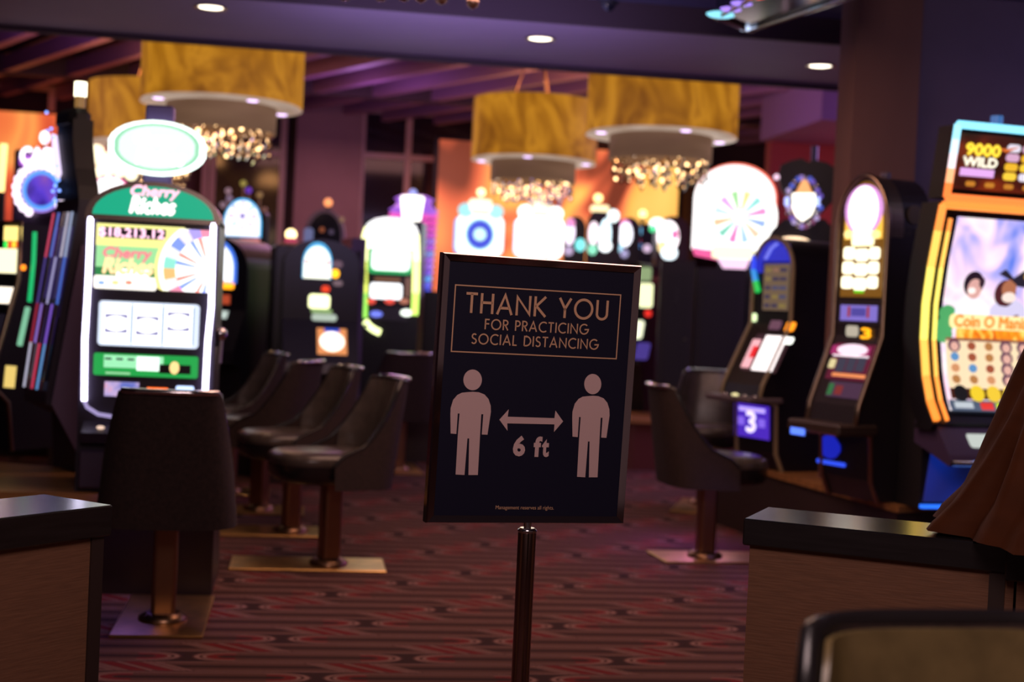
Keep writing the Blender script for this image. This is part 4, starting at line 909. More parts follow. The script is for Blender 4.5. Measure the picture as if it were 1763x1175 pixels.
g = R2.mb(); rr(R2, g, (1426, 658, 1486, 686), '5a3a58', .6, .008, .01); rr(R2, g, (1428, 660, 1436, 680), '3a8a50', .6, .012, .004); rr(R2, g, (1440, 664, 1452, 680), 'a03838', .6, .012, .004); R2.put(g, 'pay_strip')
g = MB().box(x0 - .02, x1 + .02, -.46, -.16, .88, .95, mat('bronze_deck', (.05, .032, .026), .35), .015); g.box(x0 + .03, x0 + .15, -.465, -.455, .86, .90, glow('5a80ff', 1.5)); R2.put(g, 'button_deck')
g = R2.mb(); rr(R2, g, (1412, 752, 1446, 794), '0c0c30', .3, .006); q = R2.uv(1430, 770); g.disc(q[0], q[1], .09, .07, glow('1c28c8', .8), .010, 18); rr(R2, g, (1408, 794, 1456, 801), '3050f0', 1.2, .010, .01); R2.put(g, 'belly_panel')
e = R2.uv(1525, 298, 0.0); R2.put(MB().tube([(e[0], 0, zt - .1), (e[0], 0, e[1] + .0)], .03, mat('violet_candle', (.09, .07, .14), .3), 10), 'candle_light')
g = MB().lathe([(.055, 0), (.055, .004)], (0, 0, 0), mat('faint_emblem', (.10, .075, .04), .4), 20)
em = R2.put(g, 'side_emblem'); em.rotation_euler = (0, pi / 2, 0); em.location = (x1 + .001, .04, zt - .22 - .5)
em.rotation_euler = (0, pi / 2, 0)
tx = MB(); tx.text('IGT', 0, .14, 0, .05, mat('faint_lettering', (.075, .06, .055), .4), 0); tm = R2.put(tx, 'side_lettering'); tm.rotation_euler = (0, 0, pi / 2); tm.location = (x1 + .003, -.06, zt - .34 - .5)

# ---- large curved machine at right
R3 = Slot('tall curved-screen slot machine with orange and blue light frame at the right edge', 1700, 8.0, 17, [(.5, .06), (.9, .04), (.96, -.16), (1.0, -.18), (1.1, -.10), (1.25, -.04), (1.45, .0), (1.65, .0), (1.9, -.04), (2.05, -.08), (2.14, -.1), (2.2, -.12), (2.75, -.22), (3, -.22)], 'slot machines on the right plinth')
xl = R3.uv(1584, 540)[0]; xr = xl + .86
ztm = R3.uv(1690, 352)[1]
pts = [(R3.fy(z), z) for z in (.96, 1.0, 1.1, 1.25, 1.45, 1.65, 1.9, 2.05, ztm)]
R3.put(MB().prism(pts + [(y + .16, z) for y, z in pts[::-1]], xl, xr, BLK, 'x').prism([(.06, .5), (.06, .98), (.3, 1.5), (.3, .5)], xl + .1, xr - .1, BLK2, 'x'), 'cabinet')
def N(q, of=.02): x, z = R3.uv(*q); return (x, R3.fy(z) - of, z)
def grad(pts, cols, r, name):
    g = R3.mb()
    for k in range(len(pts) - 1): g.tube([N(pts[k]), N(pts[k + 1])], r, glow(cols[k], 1.6), 8)
    R3.put(g, name)
def zline(xf, zs, of=.02): return [(xf, R3.fy(z) - of, z) for z in zs]
zs = [1.02, 1.12, 1.25, 1.45, 1.65, 1.85, 2.05, ztm - .02]; cs = ['ff8830', 'ff9a40', 'ffb850', 'ffe868', 'ffe468', 'ffc058', 'ff9040']
for nm, xa, xb, rr_ in (('outer_light_frame', xl + .02, xr - .02, .021), ('inner_light_frame', xl + .085, xr - .085, .011)):
    g = R3.mb()
    top = ztm - .02 if rr_ > .015 else ztm - .09
    Z = [z for z in zs if z < top] + [top]
    for xx_ in (xa, xb):
        L_ = zline(xx_, Z)
        if rr_ < .015: g = R3.mb()
        for k in range(len(L_) - 1): g.tube(L_[k:k + 2], rr_, glow(cs[min(k, 6)], 1.7), 8)
        if rr_ < .015: R3.put(g, 'inner_light_tube')
    if rr_ > .015:
        g.tube([(xa, R3.fy(top) - .02, top), (xb, R3.fy(top) - .02, top)], rr_, glow('ff8a3a', 1.6), 8); R3.put(g, nm)
# main screen
sx0, sx1 = xl + .135, xr - .135; sz0, sz1 = 1.07, ztm - .075; SW, SH = sx1 - sx0, sz1 - sz0
g = R3.mb()
g.rect(sx0 - .03, sx1 + .03, sz0 - .02, sz1 + .03, SCRB, .004, 14)
SKY = glow_noise('painted_sky', [(.26, '5a7ce8'), (.38, 'b0acf4'), (.46, 'f4d4f6'), (.56, 'fff4f6'), (.72, 'ffbce4')], 1.12, (4, 4, 3.5), 2, .6)
g.rect(sx0, sx1, sz0, sz1, SKY, .008, 14)
def sp(u, v): return sx0 + SW * u, sz0 + SH * v
def sd(u, v, rx, rz, c, s_, of): q = sp(u, v); g.disc(q[0], q[1], SW * rx, SW * rz, glow(c, s_) if isinstance(c, str) else c, of, 20)
def sr(u0, u1, v0, v1, c, s_, of, r=0.0): a, b = sp(u0, v0), sp(u1, v1); g.rect(a[0], b[0], a[1], b[1], glow(c, s_) if isinstance(c, str) else c, of, 1 if r else 4, r)
for u, v in ((.06, .50), (.04, .44), (.94, .50), (.95, .44), (.97, .40), (.03, .39)): sd(u, v, .09, .08, '58b870', .9, .011)
sd(.33, .50, .20, .16, 'f0eef8', 1.2, .013); sd(.72, .50, .22, .17, 'd8d0f0', 1.1, .013); sd(.72, .49, .12, .12, '8a5068', .8, .015)
sd(.30, .66, .105, .12, '3a2438', .5, .016); sd(.31, .635, .075, .095, 'e8b0a8', 1.0, .019); sd(.38, .67, .03, .05, '4a3040', .6, .021); sd(.28, .625, .04, .03, 'fff0ea', 1.2, .023)
sd(.66, .62, .115, .13, '6a3038', .6, .016); sd(.69, .645, .08, .085, 'c07858', .9, .019); sd(.70, .60, .075, .05, 'f4dcd0', 1.2, .021)
a = [sp(*q) for q in ((.56, .72), (.62, .745), (.72, .70), (.86, .755), (.92, .70), (.88, .655), (.78, .66), (.70, .69))]; g.plate(a, glow('3c3448', .5), .024); sd(.86, .715, .035, .035, 'c89a40', .9, .027)
sr(.08, .96, .425, .50, 'ffe2a0', 1.3, .028, .03); q0, q1 = sp(.11, .435), sp(.93, .495)
g.text('Coin O Mania', q0[0], q1[0], q0[1], q1[1], glow('f08a30', 1.2), .033, .05, .004)
FIRE = glow_noise('flames', [(.3, 'c84010'), (.5, 'ff9a20'), (.65, 'ffe070')], 1.2, (18, 18, 9), 2, .8)
sr(.14, .90, .375, .425, FIRE, 1, .026)
sr(.03, .97, .36, .375, 'a86a50', .8, .030); sr(.03, .97, .115, .362, 'f8dcb4', 1.15, .026)
rnd = random.Random(4)
for i in range(5):
    for j in range(4):
        u, v = .12 + i * .19, .335 - j * .058
        if i >= 3 or (i == 0 and j == 0): sd(u, v, .068, .062, '7a4a68', .7, .030); sd(u, v - .004, .042, .042, 'f0b8a8', 1.0, .033)
        else: sd(u, v, .045, .04, rnd.choice(['c88850', '68a0d8', 'e8a070', 'b05a40']), .9, .030)
sr(.03, .97, .06, .115, '5a2818', .7, .028)
for i, c in enumerate(('2c2a30', 'f0cc30', 'f0c83a', 'f4d040', '2c2a30')): sd(.14 + .18 * i, .09, .075, .075, c, 1.1 if 0 < i < 4 else .4, .032)
sr(0, 1, 0, .055, '5a6880', .8, .026)
for u, c in ((.40, 'e03830'), (.57, 'c8d830'), (.73, 'e03830')): sr(u - .07, u + .07, .008, .045, c, 1.1, .030)
sr(.05, .25, .015, .045, 'c8d0d8', 1.0, .030); R3.put(g, 'main_screen')
# top display
tz0, tz1 = R3.uv(1690, 345)[1], R3.uv(1700, 220)[1]
tl0, tl1 = R3.uv(1621, 335)[0], R3.uv(1642, 225)[0]
g = R3.mb(); tq = [(tl0, tz0), (tl0 + .86, tz0), (tl0 + .86 - .0, tz1), (tl0 + .0, tz1)]
R3.put(R3.mb().plate(tq, BLK, .012, .14), 'top_display_case')
g = R3.mb(); g.plate([(tl0 + .05, tz0 + .05), (tl0 + .81, tz0 + .05), (tl0 + .81, tz1 - .04), (tl0 + .05, tz1 - .04)], glow_noise('dark_fire_picture', [(.35, '1c0808'), (.55, '501410'), (.7, '8a2c10')], .8, (4, 4, 7), 2), .016)
TX0 = tl0 + .05; TW, TH = .76, tz1 - tz0 - .09
def tr(u0, u1, v0, v1): return TX0 + TW * u0, TX0 + TW * u1, tz0 + .05 + TH * v0, tz0 + .05 + TH * v1
g.text('9000', *tr(.06, .34, .62, .82), glow('ffd840', 1.4), .022, 0, .005); g.text('WILD', *tr(.05, .33, .42, .58), glow('f8f0d8', 1.4), .022, 0, .004)
a = tr(.04, .32, .24, .38); g.rect(*a, glow('e0a8e8', 1.2), .020)
for i in range(4):
    for j in range(4): a = tr(.40 + .13 * i, .51 + .13 * i, .22 + .17 * j, .36 + .17 * j); g.rect(*a, glow(['ffd040', 'e8e0f0', 'd8a8c8', 'f0b830'][(i + j * 3) % 4], 1.1), .020, r=.02)
for i in range(5): a = tr(.1 + .16 * i, .18 + .16 * i, .06, .15); g.rect(*a, glow('d88a30', .9), .020, r=.02)
a = tr(.30, .5, .78, .84); g.plate([(a[0], a[2]), ((a[0] + a[1]) / 2, a[2] - .02), (a[1], a[3]), ((a[0] + a[1]) / 2, a[2])], glow('e07030', 1.0), .021)
R3.put(g, 'top_display')
g = R3.mb(); zc = [tz0 + (tz1 - tz0) * k / 5 for k in range(6)]; tc_ = ['ff7a38', 'ffa878', 'f0d8e0', 'c8ecff', '98e4ff']
for xx_ in (tl0 + .02, tl0 + .84):
    L_ = zline(xx_, zc, .02)
    for k in range(5): g.tube(L_[k:k + 2], .021, glow(tc_[k], 1.7), 8)
for z, c in ((tz0, 'ff7a38'), (tz1, '88e0ff')): g.tube([(tl0 + .02, R3.fy(z) - .02, z), (tl0 + .84, R3.fy(z) - .02, z)], .021, glow(c, 1.7), 8)
R3.put(g, 'top_light_frame')
R3.put(MB().box(xl + .25, xl + .6, -.06, .06, ztm - .05, tz0 + .1, mat('red_dark_bracket', (.12, .02, .02), .5)), 'bracket')
e = R3.uv(1716, 210, -.15); R3.put(MB().lathe([(.03, tz1 - .02), (.03, tz1 + .03)], (e[0], -.15, 0), glow('188a70', .8), 12).lathe([(.033, tz1 + .03), (.033, tz1 + .075)], (e[0], -.15, 0), glow('4a80c8', .7), 12), 'candle_light')
# deck
g = MB().prism([(-.16, 1.0), (-.30, .84), (-.33, .80), (-.30, .78), (.04, .88), (.04, 1.0)], xl + .03, xr - .03, mat('violet_deck', (.07, .045, .10), .3), 'x')
dk3 = R3.put(g, 'button_deck')
g = MB(lambda z: -.16 - (1.0 - z) * .875)
for (u0, u1, z0_, z1_), c, s_ in (((.22, .46, .88, .95), 'c8d0c8', 1.0), ((.54, .68, .88, .95), 'ff7a20', 1.6)): g.rect(xl + .86 * u0, xl + .86 * u1, z0_, z1_, glow(c, s_), .006, r=.015)
R3.put(g, 'deck_displays')
for u in (.18, .34, .62): R3.put(MB(lambda z: -.33).rect(xl + .86 * u, xl + .86 * u + .07, .785, .815, glow('5a9cff', 1.8), .006, r=.01), 'lit_button', under=dk3)
R3.put(MB().tube([(xl + .03, -.335, .80), (xr - .03, -.335, .80)], .014, CHR), 'deck_rail')
g = MB(lambda z: .06); g.plate([(xl + .12, .54), (xr - .12, .54), (xr - .12, .86), (xl + .16, .86)], glow_noise('blue_belly', [(.3, '041850'), (.6, '0838b8'), (.8, '1058f0')], .45, (3, 3, 2), 1), .008); g.rect(xl + .1, xr - .1, .505, .525, glow('2870ff', 1.4), .03); R3.put(g, 'belly_panel')
lamp('AREA', 'belly_glow', R3.org + Vector((0, -.0, 0)) + Matrix.Rotation(R3.rz, 3, 'Z') @ Vector((xl + .3, -.02, .7)), 0.6, (.1, .3, 1), .3, aim=R3.org + Matrix.Rotation(R3.rz, 3, 'Z') @ Vector((xl + .3, -1, .5)))
def under(s, x, y, z, e, c):
    M_ = Matrix.Rotation(s.rz, 3, 'Z'); lamp('AREA', 'underdeck_fill', s.org + M_ @ Vector((x, y, z)), e, c, .25, aim=s.org + M_ @ Vector((x, y - .8, 0)))  # unseen lamp added for the violet glow on floor and plates
under(R1, .05, -.55, .62, 3.2, (.62, .18, 1.0)); under(C, -.05, -.24, .55, 1.6, (.22, .14, 1.0)); under(R2, 0, -.5, .56, 1.2, (.3, .2, 1.0))
# plinths of the other banks
def plinth(lab, pts, h, body):
    c = Vector((sum(p.x for p in pts) / len(pts), sum(p.y for p in pts) / len(pts), 0))
    t = thing('machine_plinth', lab, 'plinth', c, 0, 'machine plinths'); P = [((p - c).x, (p - c).y) for p in pts]
    MB().prism(P, h - .04, h, WOODL, 'z').build('ledge_top', t); MB().prism([(a * .96, b * .94) for a, b in P], 0, h - .04, body, 'z').build('plinth_body', t)
a = onz(1078, 722, .5); b = onz(1290, 742, .5)
plinth('wooden ledge plinth with red front behind the sign on the right', [Vector((a.x - .9, a.y + .15, 0)), Vector((a.x + .1, a.y, 0)), Vector((a.x + 1.6, a.y + .1, 0)), Vector((a.x + 1.6, a.y + 1.9, 0)), Vector((a.x - .9, a.y + 1.9, 0))], .5, mat('red_brown_plinth', (.13, .026, .018), .6))
p = C.org
plinth('wooden ledge plinth under the green-topped machine at left', [Vector((p.x - 1.6, p.y - .22, 0)), Vector((p.x + .42, p.y - .22, 0)), Vector((p.x + .42, p.y + .45, 0)), Vector((p.x - 1.6, p.y + 1.3, 0))], .5, mat('dark_plinth', (.035, .018, .016), .5))
def bank(lab, s, xa, xb, ya, yb):
    o = s.org; plinth(lab, [Vector((o.x + xa, o.y + ya, 0)), Vector((o.x + xb, o.y + ya, 0)), Vector((o.x + xb, o.y + yb, 0)), Vector((o.x + xa, o.y + yb, 0))], .5, mat('dark_plinth', (.035, .018, .016), .5))
bank('dark plinth under the cream-glass machine', B4, -.49, .4, -.36, .62)
bank('dark plinth under the dark-backed machine between two lit ones', CH, -.26, .26, -.06, .42)
bank('dark plinth under the blue-arched machine', B1, -.42, .33, -.40, .6)
bank('dark plinth under the machine with the gold-knobbed topper', B2, -.42, .42, -.3, .5)
bank('dark plinth under the machine with the unlit arched topper', B3, -.38, .38, -.3, .5)
bank('dark plinth under the neon-outlined machine', B5, -.5, .55, -.4, .62)
bank('far dark plinth under the bank below the mural', B6, -.6, 4.1, -.5, 3.0)
bank('dark plinth under the CASH machine at the far left', L2, -.42, .42, -.35, .6)
bank('dark plinth under the star-burst machine behind the green-topped one', L3, -.42, .42, -.35, .6)
bank('dark plinth under the mask machine', SK, -.4, .45, -.25, .55)
# ------------------------------------------------------------------ chairs
def chair(inner=GREYL):
    t = thing('casino_chair', '', 'chair', (0, 0, 0), 0, 'swivel casino chairs')
    MB().box(-.20, .20, -.32, .55, 0.001, .014, BRASS, .004).build('base_plate', t)
    m = MB(); m.prism(rrect(-.055, .055, -.055, .055, .02, 3), .014, .50, BRONZE, 'z'); m.lathe([(.11, .014), (.11, .03), (.075, .05)], (0, 0, 0), BRONZE, 20).build('post', t)
    def sup(k, z, n=28, oy=0.055):
        P = []
        for i in range(n):
            a = 2 * pi * i / n; c, s_ = cos(a), sin(a)
            P.append((k * .265 * abs(c) ** .72 * (1 if c > 0 else -1), oy + k * .30 * abs(s_) ** .72 * (1 if s_ > 0 else -1), z))
        return P
    sb = MB().rings([sup(.80, .49), sup(.94, .505), sup(1.0, .54), sup(1.0, .60)], BLKL).build('seat_base', t)
    MB().rings([sup(1.0, .595), sup(1.02, .62), sup(.98, .648), sup(.86, .664), sup(.5, .67), sup(.05, .67)], inner).build('seat_cushion', sb)
    A = [rad(-98 + 196 * i / 32) for i in range(33)]
    def top(a):
        d_ = abs(math.degrees(a))
        return 1.07 if d_ < 50 else max(.60, 1.07 - ((d_ - 50) / (98 - 50)) ** .85 * .47)
    def pt(a, f, off):
        z = .47 + (top(a) - .47) * f; h = (z - .47) / .6
        ca, sa = cos(a), sin(a)
        rx = (.315 - .06 * h) - off; ry = (.30) - off
        x = rx * (abs(sa) ** .55) * (1 if sa > 0 else -1); y = -ry * (abs(ca) ** .55) * (1 if ca > 0 else -1) - .10 * h * max(0, ca) ** .5
        return (x, y, z)
    n = 8
    so = MB(); R = [[pt(a, j / n, 0.0) for a in A] for j in range(n + 1)]; so.rings(R, FABR, False, False, True, False)
    R2_ = [[pt(a, j / n, .028) for a in A] for j in range(n + 1)]; so.rings(R2_[::-1], FABR, False, False, True, False)
    so.rings([R[0], R2_[0]], FABR, False, False, False, False); sh = so.build('back_shell', t)
    ci = MB(); Ri = [[pt(a, .10 + .885 * j / n, .034 + .022 * sin(pi * (j + .6) / (n + 1.2)) * max(0.2, cos(a * .8))) for a in A[3:-3]] for j in range(n + 1)]
    ci.rings(Ri, inner, False, False, True, False); ci.rings([[pt(a, .985, .03) for a in A[3:-3]], Ri[-1]], inner, False, False, True, False); ci.build('back_cushion', sh)
    MB().tube([pt(a, 1.0, .014) for a in A], .016, BLKL, 8).build('edge_piping', sh)
    hb = MB(); hb.tube([tuple(Vector(pt(a, 1.0, .008)) + Vector((0, -.012, .012))) for a in A[9:24]], .014, CHR, 8)
    hb.build('back_handle', sh)
    return t
ch = chair()
seats = [(280, 1072, 12, 'brown chair seen from behind in front of the green-topped machine'),
         (565, 975, 118, 'brown side-on chair nearest the sign on its left, first of the row'),
         (500, 918, 116, 'second chair of the side-on row left of the sign'),
         (445, 880, 74, 'third chair of the side-on row, turned away so its outer back shows'),
         (392, 848, 116, 'fourth and farthest chair of the side-on row, half hidden by the front chair'),
         (1213, 962, -80, 'brown chair turned to the right-hand machines, seen from its back right of the sign')]
for i, (px, py, rz, lab) in enumerate(seats):
    p = onz(px, py, 0)
    if i == 0: q = ch; ch.location = (p.x, p.y, 0); ch.rotation_euler = (0, 0, rad(rz) + CR); ch['label'] = lab
    else: q = dup(ch, (p.x, p.y, 0), rad(rz) + CR, lab)
    for c_ in q.children:      # floor plates stay square to the room while the chairs swivel
        if c_.name.startswith('base_plate'): c_.rotation_euler = (0, 0, (0 if i == 0 else rad(-86) if i == 5 else rad(90)) - rad(rz) - CR)
for px, d, rz, lab in ((694, 12.95, 14, 'distant dark chair in front of the neon-outlined machine'),
                   (1222, 11.5, 170, 'dim chair facing the camera behind the right chair')):
    p = at(px, 620, d); dup(ch, (p.x, p.y, 0), rad(rz) + CR, lab)
# foreground chair at the lower right: olive padding towards the camera
fc = chair(OLIVE); fc['label'] = 'olive leather chair back with black rim at the lower right, nearest the camera'
del fc['group']
for c_ in list(fc.children_recursive):
    if c_.name.startswith('back_handle'): bpy.data.objects.remove(c_)
p = onz(1585, 1056, 1.07); rz = rad(192) + CR
off = Matrix.Rotation(rz, 3, 'Z') @ Vector((0, -.43, 0))
fc.scale = (1.12, 1, 1); fc.location = (p.x - off.x, p.y - off.y, 0); fc.rotation_euler = (0, 0, rz)
# ------------------------------------------------------------------ half walls with black ledges
SLAB = mat('black_ledge_laminate', (.012, .010, .011), .2, spec=.8, noise=((5, 60, 60), .3))
GRASS = mat('woven_brown_panel', (.17, .072, .036), .7, noise=((14, 14, 190), .14), bump=.15)
STRIP = mat('dark_corner_strip', (.03, .016, .013), .5)
def halfwall(lab, corner, dirx, length, depth, hz, th, inset, extra=None):
    """corner = near top corner; front runs along dirx; depth goes to the left of dirx"""
    dx = Vector((*dirx, 0)).normalized(); rz = math.atan2(dx.y, dx.x)
    t = thing('ledge_wall', lab, 'half wall', (corner.x, corner.y, 0), rz, 'half walls with black ledges')
    MB().box(0, length, 0, depth, hz - th, hz, SLAB, .004).build('ledge_top', t)
    MB().box(inset, length - inset, inset, depth - inset, 0, hz - th, GRASS).build('wall_panel', t)
    return t, rz
cR = onz(1280, 893, .95)
tR, rzR = halfwall('brown half wall with black ledge on the right, under the brown cloth', cR, (.604, -.371), .74, .30, .95, .075, .018)
MB().box(.66, .70, .010, .018, 0, .875, STRIP).build('corner_strip', tR)
MB().box(.70, 1.55, -.02, .82, .86, .95, SLAB, .004).build('end_ledge', tR)
MB().box(.73, 1.52, .0, .79, 0, .86, GRASS).build('end_pillar', tR)
cl = onz(195, 870, .95); d0 = Vector((.228, .267, 0)).normalized(); c0 = cl - d0 * 1.3
tL, rzL = halfwall('brown half wall with black ledge at the lower left corner', Vector((c0.x, c0.y, .95)), d0[:2], 1.3, .265, .95, .08, .018)
MB().box(1.245, 1.285, .012, .02, 0, .87, STRIP).build('corner_strip', tL)
# brown cloth heaped on the right half wall
CLOTH = mat('brown_velvet_cloth', (.060, .0145, .0034), .75, spec=.15, noise=((4, 4, 12), .25), bump=.1)
ax = Vector((cR.x, cR.y, 0)) + Matrix.Rotation(rzR, 3, 'Z') @ Vector((.975, .30, 0))
g = MB(); NA = 96
prof = [(.0, 1.05), (.07, 1.04), (.12, .97), (.165, .85), (.205, .72), (.245, .58), (.29, .45), (.335, .32), (.385, .20), (.435, .10), (.48, .04), (.50, .006)]
_pf = prof; prof = []
for (ra, za_), (rb, zb_) in zip(_pf, _pf[1:]):
    for q_ in range(3): prof.append((ra + (rb - ra) * q_ / 3, za_ + (zb_ - za_) * q_ / 3))
prof.append(_pf[-1])
R = []
for r_, z in prof:
    k = 1 - z / 1.05; ring = []
    for i in range(NA):
        a = 2 * pi * i / NA
        fold = 1 + (.055 * sin(9 * a + 1.2 * z * 4) + .035 * sin(17 * a - 2 * z) + .02 * sin(4 * a) + .014 * sin(29 * a + 3 * z)) * (.4 + .9 * k)
        ring.append((max(r_, .002) * fold * 1.0 * cos(a), max(r_, .002) * fold * .92 * sin(a), z + (.004 * sin(13 * a) if z < .03 else 0)))
    R.append(ring)
g.rings(R[::-1], CLOTH, False, False)
g.build('draped_cloth', None, (ax.x, ax.y, .952), 0, label='brown velvet cloth heaped over a covered object on the right ledge', category='cloth')
# ------------------------------------------------------------------ the sign
SP = Vector((.643, 3.826, 1.2831))
from mathutils import Euler
rs = Euler((rad(2.08), rad(.46), rad(10.52)), 'XYZ')
M3 = rs.to_matrix()
t = thing('social_distancing_sign', 'black THANK YOU social distancing sign in a chrome frame on a round post, centre', 'sign', (SP.x, SP.y, 0), rs.z)
W, H = .575, .725
FT, FD = .021, .028
hold = (Matrix.Rotation(-rs.z, 4, 'Z') @ M3.to_4x4())
def tilt(o): o.matrix_local = Matrix.Translation((0, 0, SP.z)) @ hold; return o
fr = MB(lambda z: 0.0)
o_ = [(-W / 2, -H / 2), (W / 2, -H / 2), (W / 2, H / 2), (-W / 2, H / 2)]; i_ = [(-W / 2 + FT, -H / 2 + FT), (W / 2 - FT, -H / 2 + FT), (W / 2 - FT, H / 2 - FT), (-W / 2 + FT, H / 2 - FT)]
for k in range(4):
    a, b, c, e = o_[k], o_[(k + 1) % 4], i_[(k + 1) % 4], i_[k]
    lp_ = lambda p, q, k_: (p[0] + (q[0] - p[0]) * k_, p[1] + (q[1] - p[1]) * k_)
    m1, m2 = lp_(a, e, .14), lp_(b, c, .14)
    vs_ = [(a[0], 0, a[1]), (b[0], 0, b[1]), (m2[0], -.009, m2[1]), (m1[0], -.009, m1[1]), (c[0], -.002, c[1]), (e[0], -.002, e[1]), (a[0], FD, a[1]), (b[0], FD, b[1])]
    fr.add(vs_, [(0, 1, 2, 3), (3, 2, 4, 5), (0, 6, 7, 1)], mat('sign_chrome', (.60, .55, .58), .07, 1.0))
fr.add([(-W / 2, FD, -H / 2), (W / 2, FD, -H / 2), (W / 2, FD, H / 2), (-W / 2, FD, H / 2)], [(0, 3, 2, 1)], BLK2)
tilt(fr.build('frame', t))
inv3 = M3.inverted()
def suv(px, py):
    o = inv3 @ (CAM - SP); v = inv3 @ ray(px, py); q = o + v * (-o.y / v.y); return q.x, q.z
POST = mat('navy_poster', (.0085, .0085, .022), .35, spec=.35)
GOLD = mat('gold_print', (.56, .32, .19), .6); PINK = mat('pale_pink_print', (.56, .38, .37), .65)
pm = MB(lambda z: 0.0)
pm.plate([(-W / 2 + FT * .8, -H / 2 + FT * .8), (W / 2 - FT * .8, -H / 2 + FT * .8), (W / 2 - FT * .8, H / 2 - FT * .8), (-W / 2 + FT * .8, H / 2 - FT * .8)], POST, -.001, 0)
def arc(cx, cy, rx, ry, a0, a1, n=20): return [(cx + rx * cos(rad(a0 + (a1 - a0) * k / n)), cy + ry * sin(rad(a0 + (a1 - a0) * k / n))) for k in range(n + 1)]
GL = {  # thin geometric capitals: width, strokes (closed loops start with 'o')
 'T': (.56, [[(0, .95), (.56, .95)], [(.28, .95), (.28, 0)]]),
 'H': (.66, [[(.06, 0), (.06, 1)], [(.60, 0), (.60, 1)], [(.06, .54), (.60, .54)]]),
 'A': (.80, [[(.04, 0), (.40, .97), (.76, 0)], [(.18, .32), (.62, .32)]]),
 'N': (.76, [[(.06, 0), (.06, .92), (.70, .08), (.70, 1)]]),
 'K': (.62, [[(.06, 0), (.06, 1)], [(.58, 1), (.12, .52), (.60, 0)]]),
 'Y': (.64, [[(.03, 1), (.32, .46), (.61, 1)], [(.32, .5), (.32, 0)]]),
 'O': (.98, [['o'] + arc(.49, .5, .44, .47, 0, 360, 36)[:-1]]),
 'U': (.64, [[(.06, 1)] + arc(.32, .30, .26, .26, 180, 360, 16) + [(.58, 1)]]),
 'F': (.46, [[(.06, 0), (.06, .95), (.45, .95)], [(.06, .54), (.43, .54)]]),
 'R': (.54, [[(.06, 0), (.06, .95), (.22, .95)] + arc(.24, .72, .24, .23, 90, -90, 12) + [(.06, .49)], [(.24, .49), (.52, 0)]]),
 'P': (.52, [[(.06, 0), (.06, .95), (.22, .95)] + arc(.24, .70, .24, .25, 90, -90, 12) + [(.06, .45)]]),
 'C': (.78, [arc(.49, .5, .44, .47, 50, 310, 26)]),
 'I': (.12, [[(.06, 0), (.06, 1)]]),
 'G': (.90, [arc(.48, .5, .43, .47, 48, 358, 30) + [(.52, .46)]]),
 'S': (.52, [arc(.27, .735, .20, .215, 35, 250, 14) + arc(.25, .265, .22, .225, 78, -150, 16)]),
 'L': (.44, [[(.06, 1), (.06, .05), (.43, .05)]]),
 'D': (.72, [[(.06, .05), (.06, .95), (.22, .95)] + arc(.22, .5, .46, .45, 90, -90, 20) + [(.06, .05)]]),
 ' ': (.34, [])}
def ribbon(P, wd, place, mt, off):
    closed = P[0] == 'o'
    P = [Vector(p) for p in (P[1:] if closed else P)]; n = len(P); Lf = []; Rt = []
    for i in range(n):
        d1 = (P[i] - P[i - 1]).normalized() if (i or closed) else None
        d2 = (P[(i + 1) % n] - P[i]).normalized() if (i < n - 1 or closed) else None
        d1 = d1 or d2; d2 = d2 or d1
        n1, n2 = Vector((-d1.y, d1.x)), Vector((-d2.y, d2.x)); mm = (n1 + n2)
        mm = mm.normalized() if mm.length > 1e-6 else n1
        k = min(1 / max(mm.dot(n1), .25), 2.2); Lf.append(P[i] + mm * (wd / 2 * k)); Rt.append(P[i] - mm * (wd / 2 * k))
    vs_ = []; fs = []
    for a, b in zip(Lf, Rt): vs_ += [place(a), place(b)]
    for i in range(n if closed else n - 1): j = (i + 1) % n; fs.append((2 * i, 2 * i + 1, 2 * j + 1, 2 * j))
    pm.add(vs_, fs, mt)
def line(s, pa, pb, cap, wd, mt=GOLD, sp_=.10):
    """text from pixel pa (left end of baseline) to pb (right end), cap height in metres"""
    a, b = suv(*pa), suv(*pb); tot = sum(GL[c][0] for c in s) + sp_ * (len(s) - 1)
    L_ = b[0] - a[0]; kx = L_ / tot; x = 0; zb = (a[1] + b[1]) / 2
    for c in s:
        wl, st = GL[c]
        for P in st:
            Q = [P[0]] + [(q[0], q[1]) for q in P[1:]] if P[0] == 'o' else P
            # geometry in letter units with equal stroke: scale to metres first
            conv = lambda q: (a[0] + (x + q[0]) * kx, zb + q[1] * cap)
            PP = (['o'] if P[0] == 'o' else []) + [conv(q) for q in (P[1:] if P[0] == 'o' else P)]
            ribbon(PP, wd, lambda v: (v[0], -.0006, v[1]), mt, 0)
        x += wl + sp_
line('THANK YOU', (801, 539), (1046, 551.5), .0545, .0070, sp_=.15)
line('FOR PRACTICING', (834, 567), (1012, 576.5), .0280, .0037, sp_=.17)
line('SOCIAL DISTANCING', (811, 592.5), (1029, 602), .0280, .0037, sp_=.17)
bx = [suv(783.5, 491.5), suv(1068, 507.5), suv(1061.5, 617.5), suv(777.5, 606)]
x0 = (bx[0][0] + bx[3][0]) / 2; x1 = (bx[1][0] + bx[2][0]) / 2; z1 = (bx[0][1] + bx[1][1]) / 2; z0 = (bx[2][1] + bx[3][1]) / 2
ribbon(['o', (x0, z0), (x1, z0), (x1, z1), (x0, z1)], .0033, lambda v: (v[0], -.0006, v[1]), GOLD, 0)
z2p = lambda zx, zy: suv(720 + zx / 2.35, 420 + zy / 2.35)
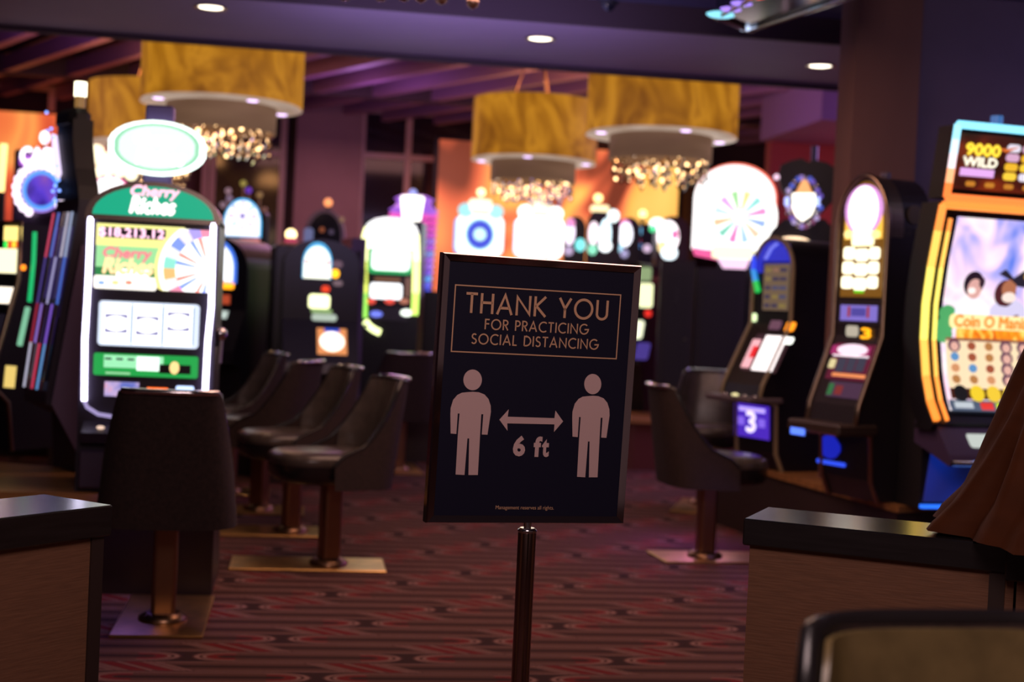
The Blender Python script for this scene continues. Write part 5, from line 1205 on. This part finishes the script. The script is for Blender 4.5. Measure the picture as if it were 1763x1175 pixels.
body = [(195, 601), (220, 599), (245, 601), (268, 610), (284, 628), (293, 655), (294, 680), (280, 773), (257, 772), (263, 690), (255, 690), (250, 775), (241, 936), (203, 936), (206, 788), (199, 788), (187, 936), (151, 934), (160, 775), (167, 687), (160, 687), (154, 770), (131, 768), (130, 690), (131, 665), (141, 632), (158, 612), (176, 603)]
for f in (lambda x, y: (x, y), lambda x, y: (623 + (x - 130) * .921, 616 + (y - 600) * .98)):
    pm.plate([z2p(*f(*q)) for q in body], PINK, .0006, 0)
    pm.plate([z2p(*f(220 + 37.5 * cos(k * pi / 16), 551 + 42 * sin(k * pi / 16))) for k in range(32)], PINK, .0006, 0)
pm.plate([z2p(*q) for q in ((328, 712), (366, 670), (362, 700), (551, 706), (555, 675), (586, 719), (549, 762), (551, 731), (360, 727), (361, 757))], PINK, .0006, 0)
a, b = suv(882, 786), suv(944, 789); ht = suv(882, 750)[1] - a[1]
pm.text('6', a[0], a[0] + (b[0] - a[0]) * .34, a[1], a[1] + ht, PINK, .0006, 0, 0, .042); pm.text('f', a[0] + (b[0] - a[0]) * .57, a[0] + (b[0] - a[0]) * .80, a[1] - .0005, a[1] + ht * .98, PINK, .0006, 0, 0, .042); pm.text('t', a[0] + (b[0] - a[0]) * .80, b[0], a[1] - .0005, a[1] + ht * .86, PINK, .0006, 0, 0, .042)
a, b = suv(853, 878.5), suv(953, 879.5); pm.text('Management reserves all rights.', a[0], b[0], (a[1] + b[1]) / 2 - .001, (a[1] + b[1]) / 2 + .0125, GOLD, .0006)
tilt(pm.build('poster', t))
zb = SP.z - H / 2
MB().lathe([(.0105, zb - .035), (.0105, zb + .003)], (0, .013, 0), CHR, 20).build('neck', t)
MB().lathe([(.023, zb - .028), (.0265, zb - .022), (.0265, zb - .016), (.02, zb - .012)], (0, .013, 0), CHR, 28).build('collar', t)
MB().lathe([(.025, .03), (.025, zb - .025)], (0, .013, 0), mat('dark_chrome_post', (.36, .28, .25), .13, 1.0), 32).build('post', t)
MB().lathe([(.19, 0), (.19, .012), (.17, .022), (.05, .035), (.026, .045)], (0, .013, 0), mat('dark_chrome_post', (.36, .28, .25), .13, 1.0), 40).build('base', t)
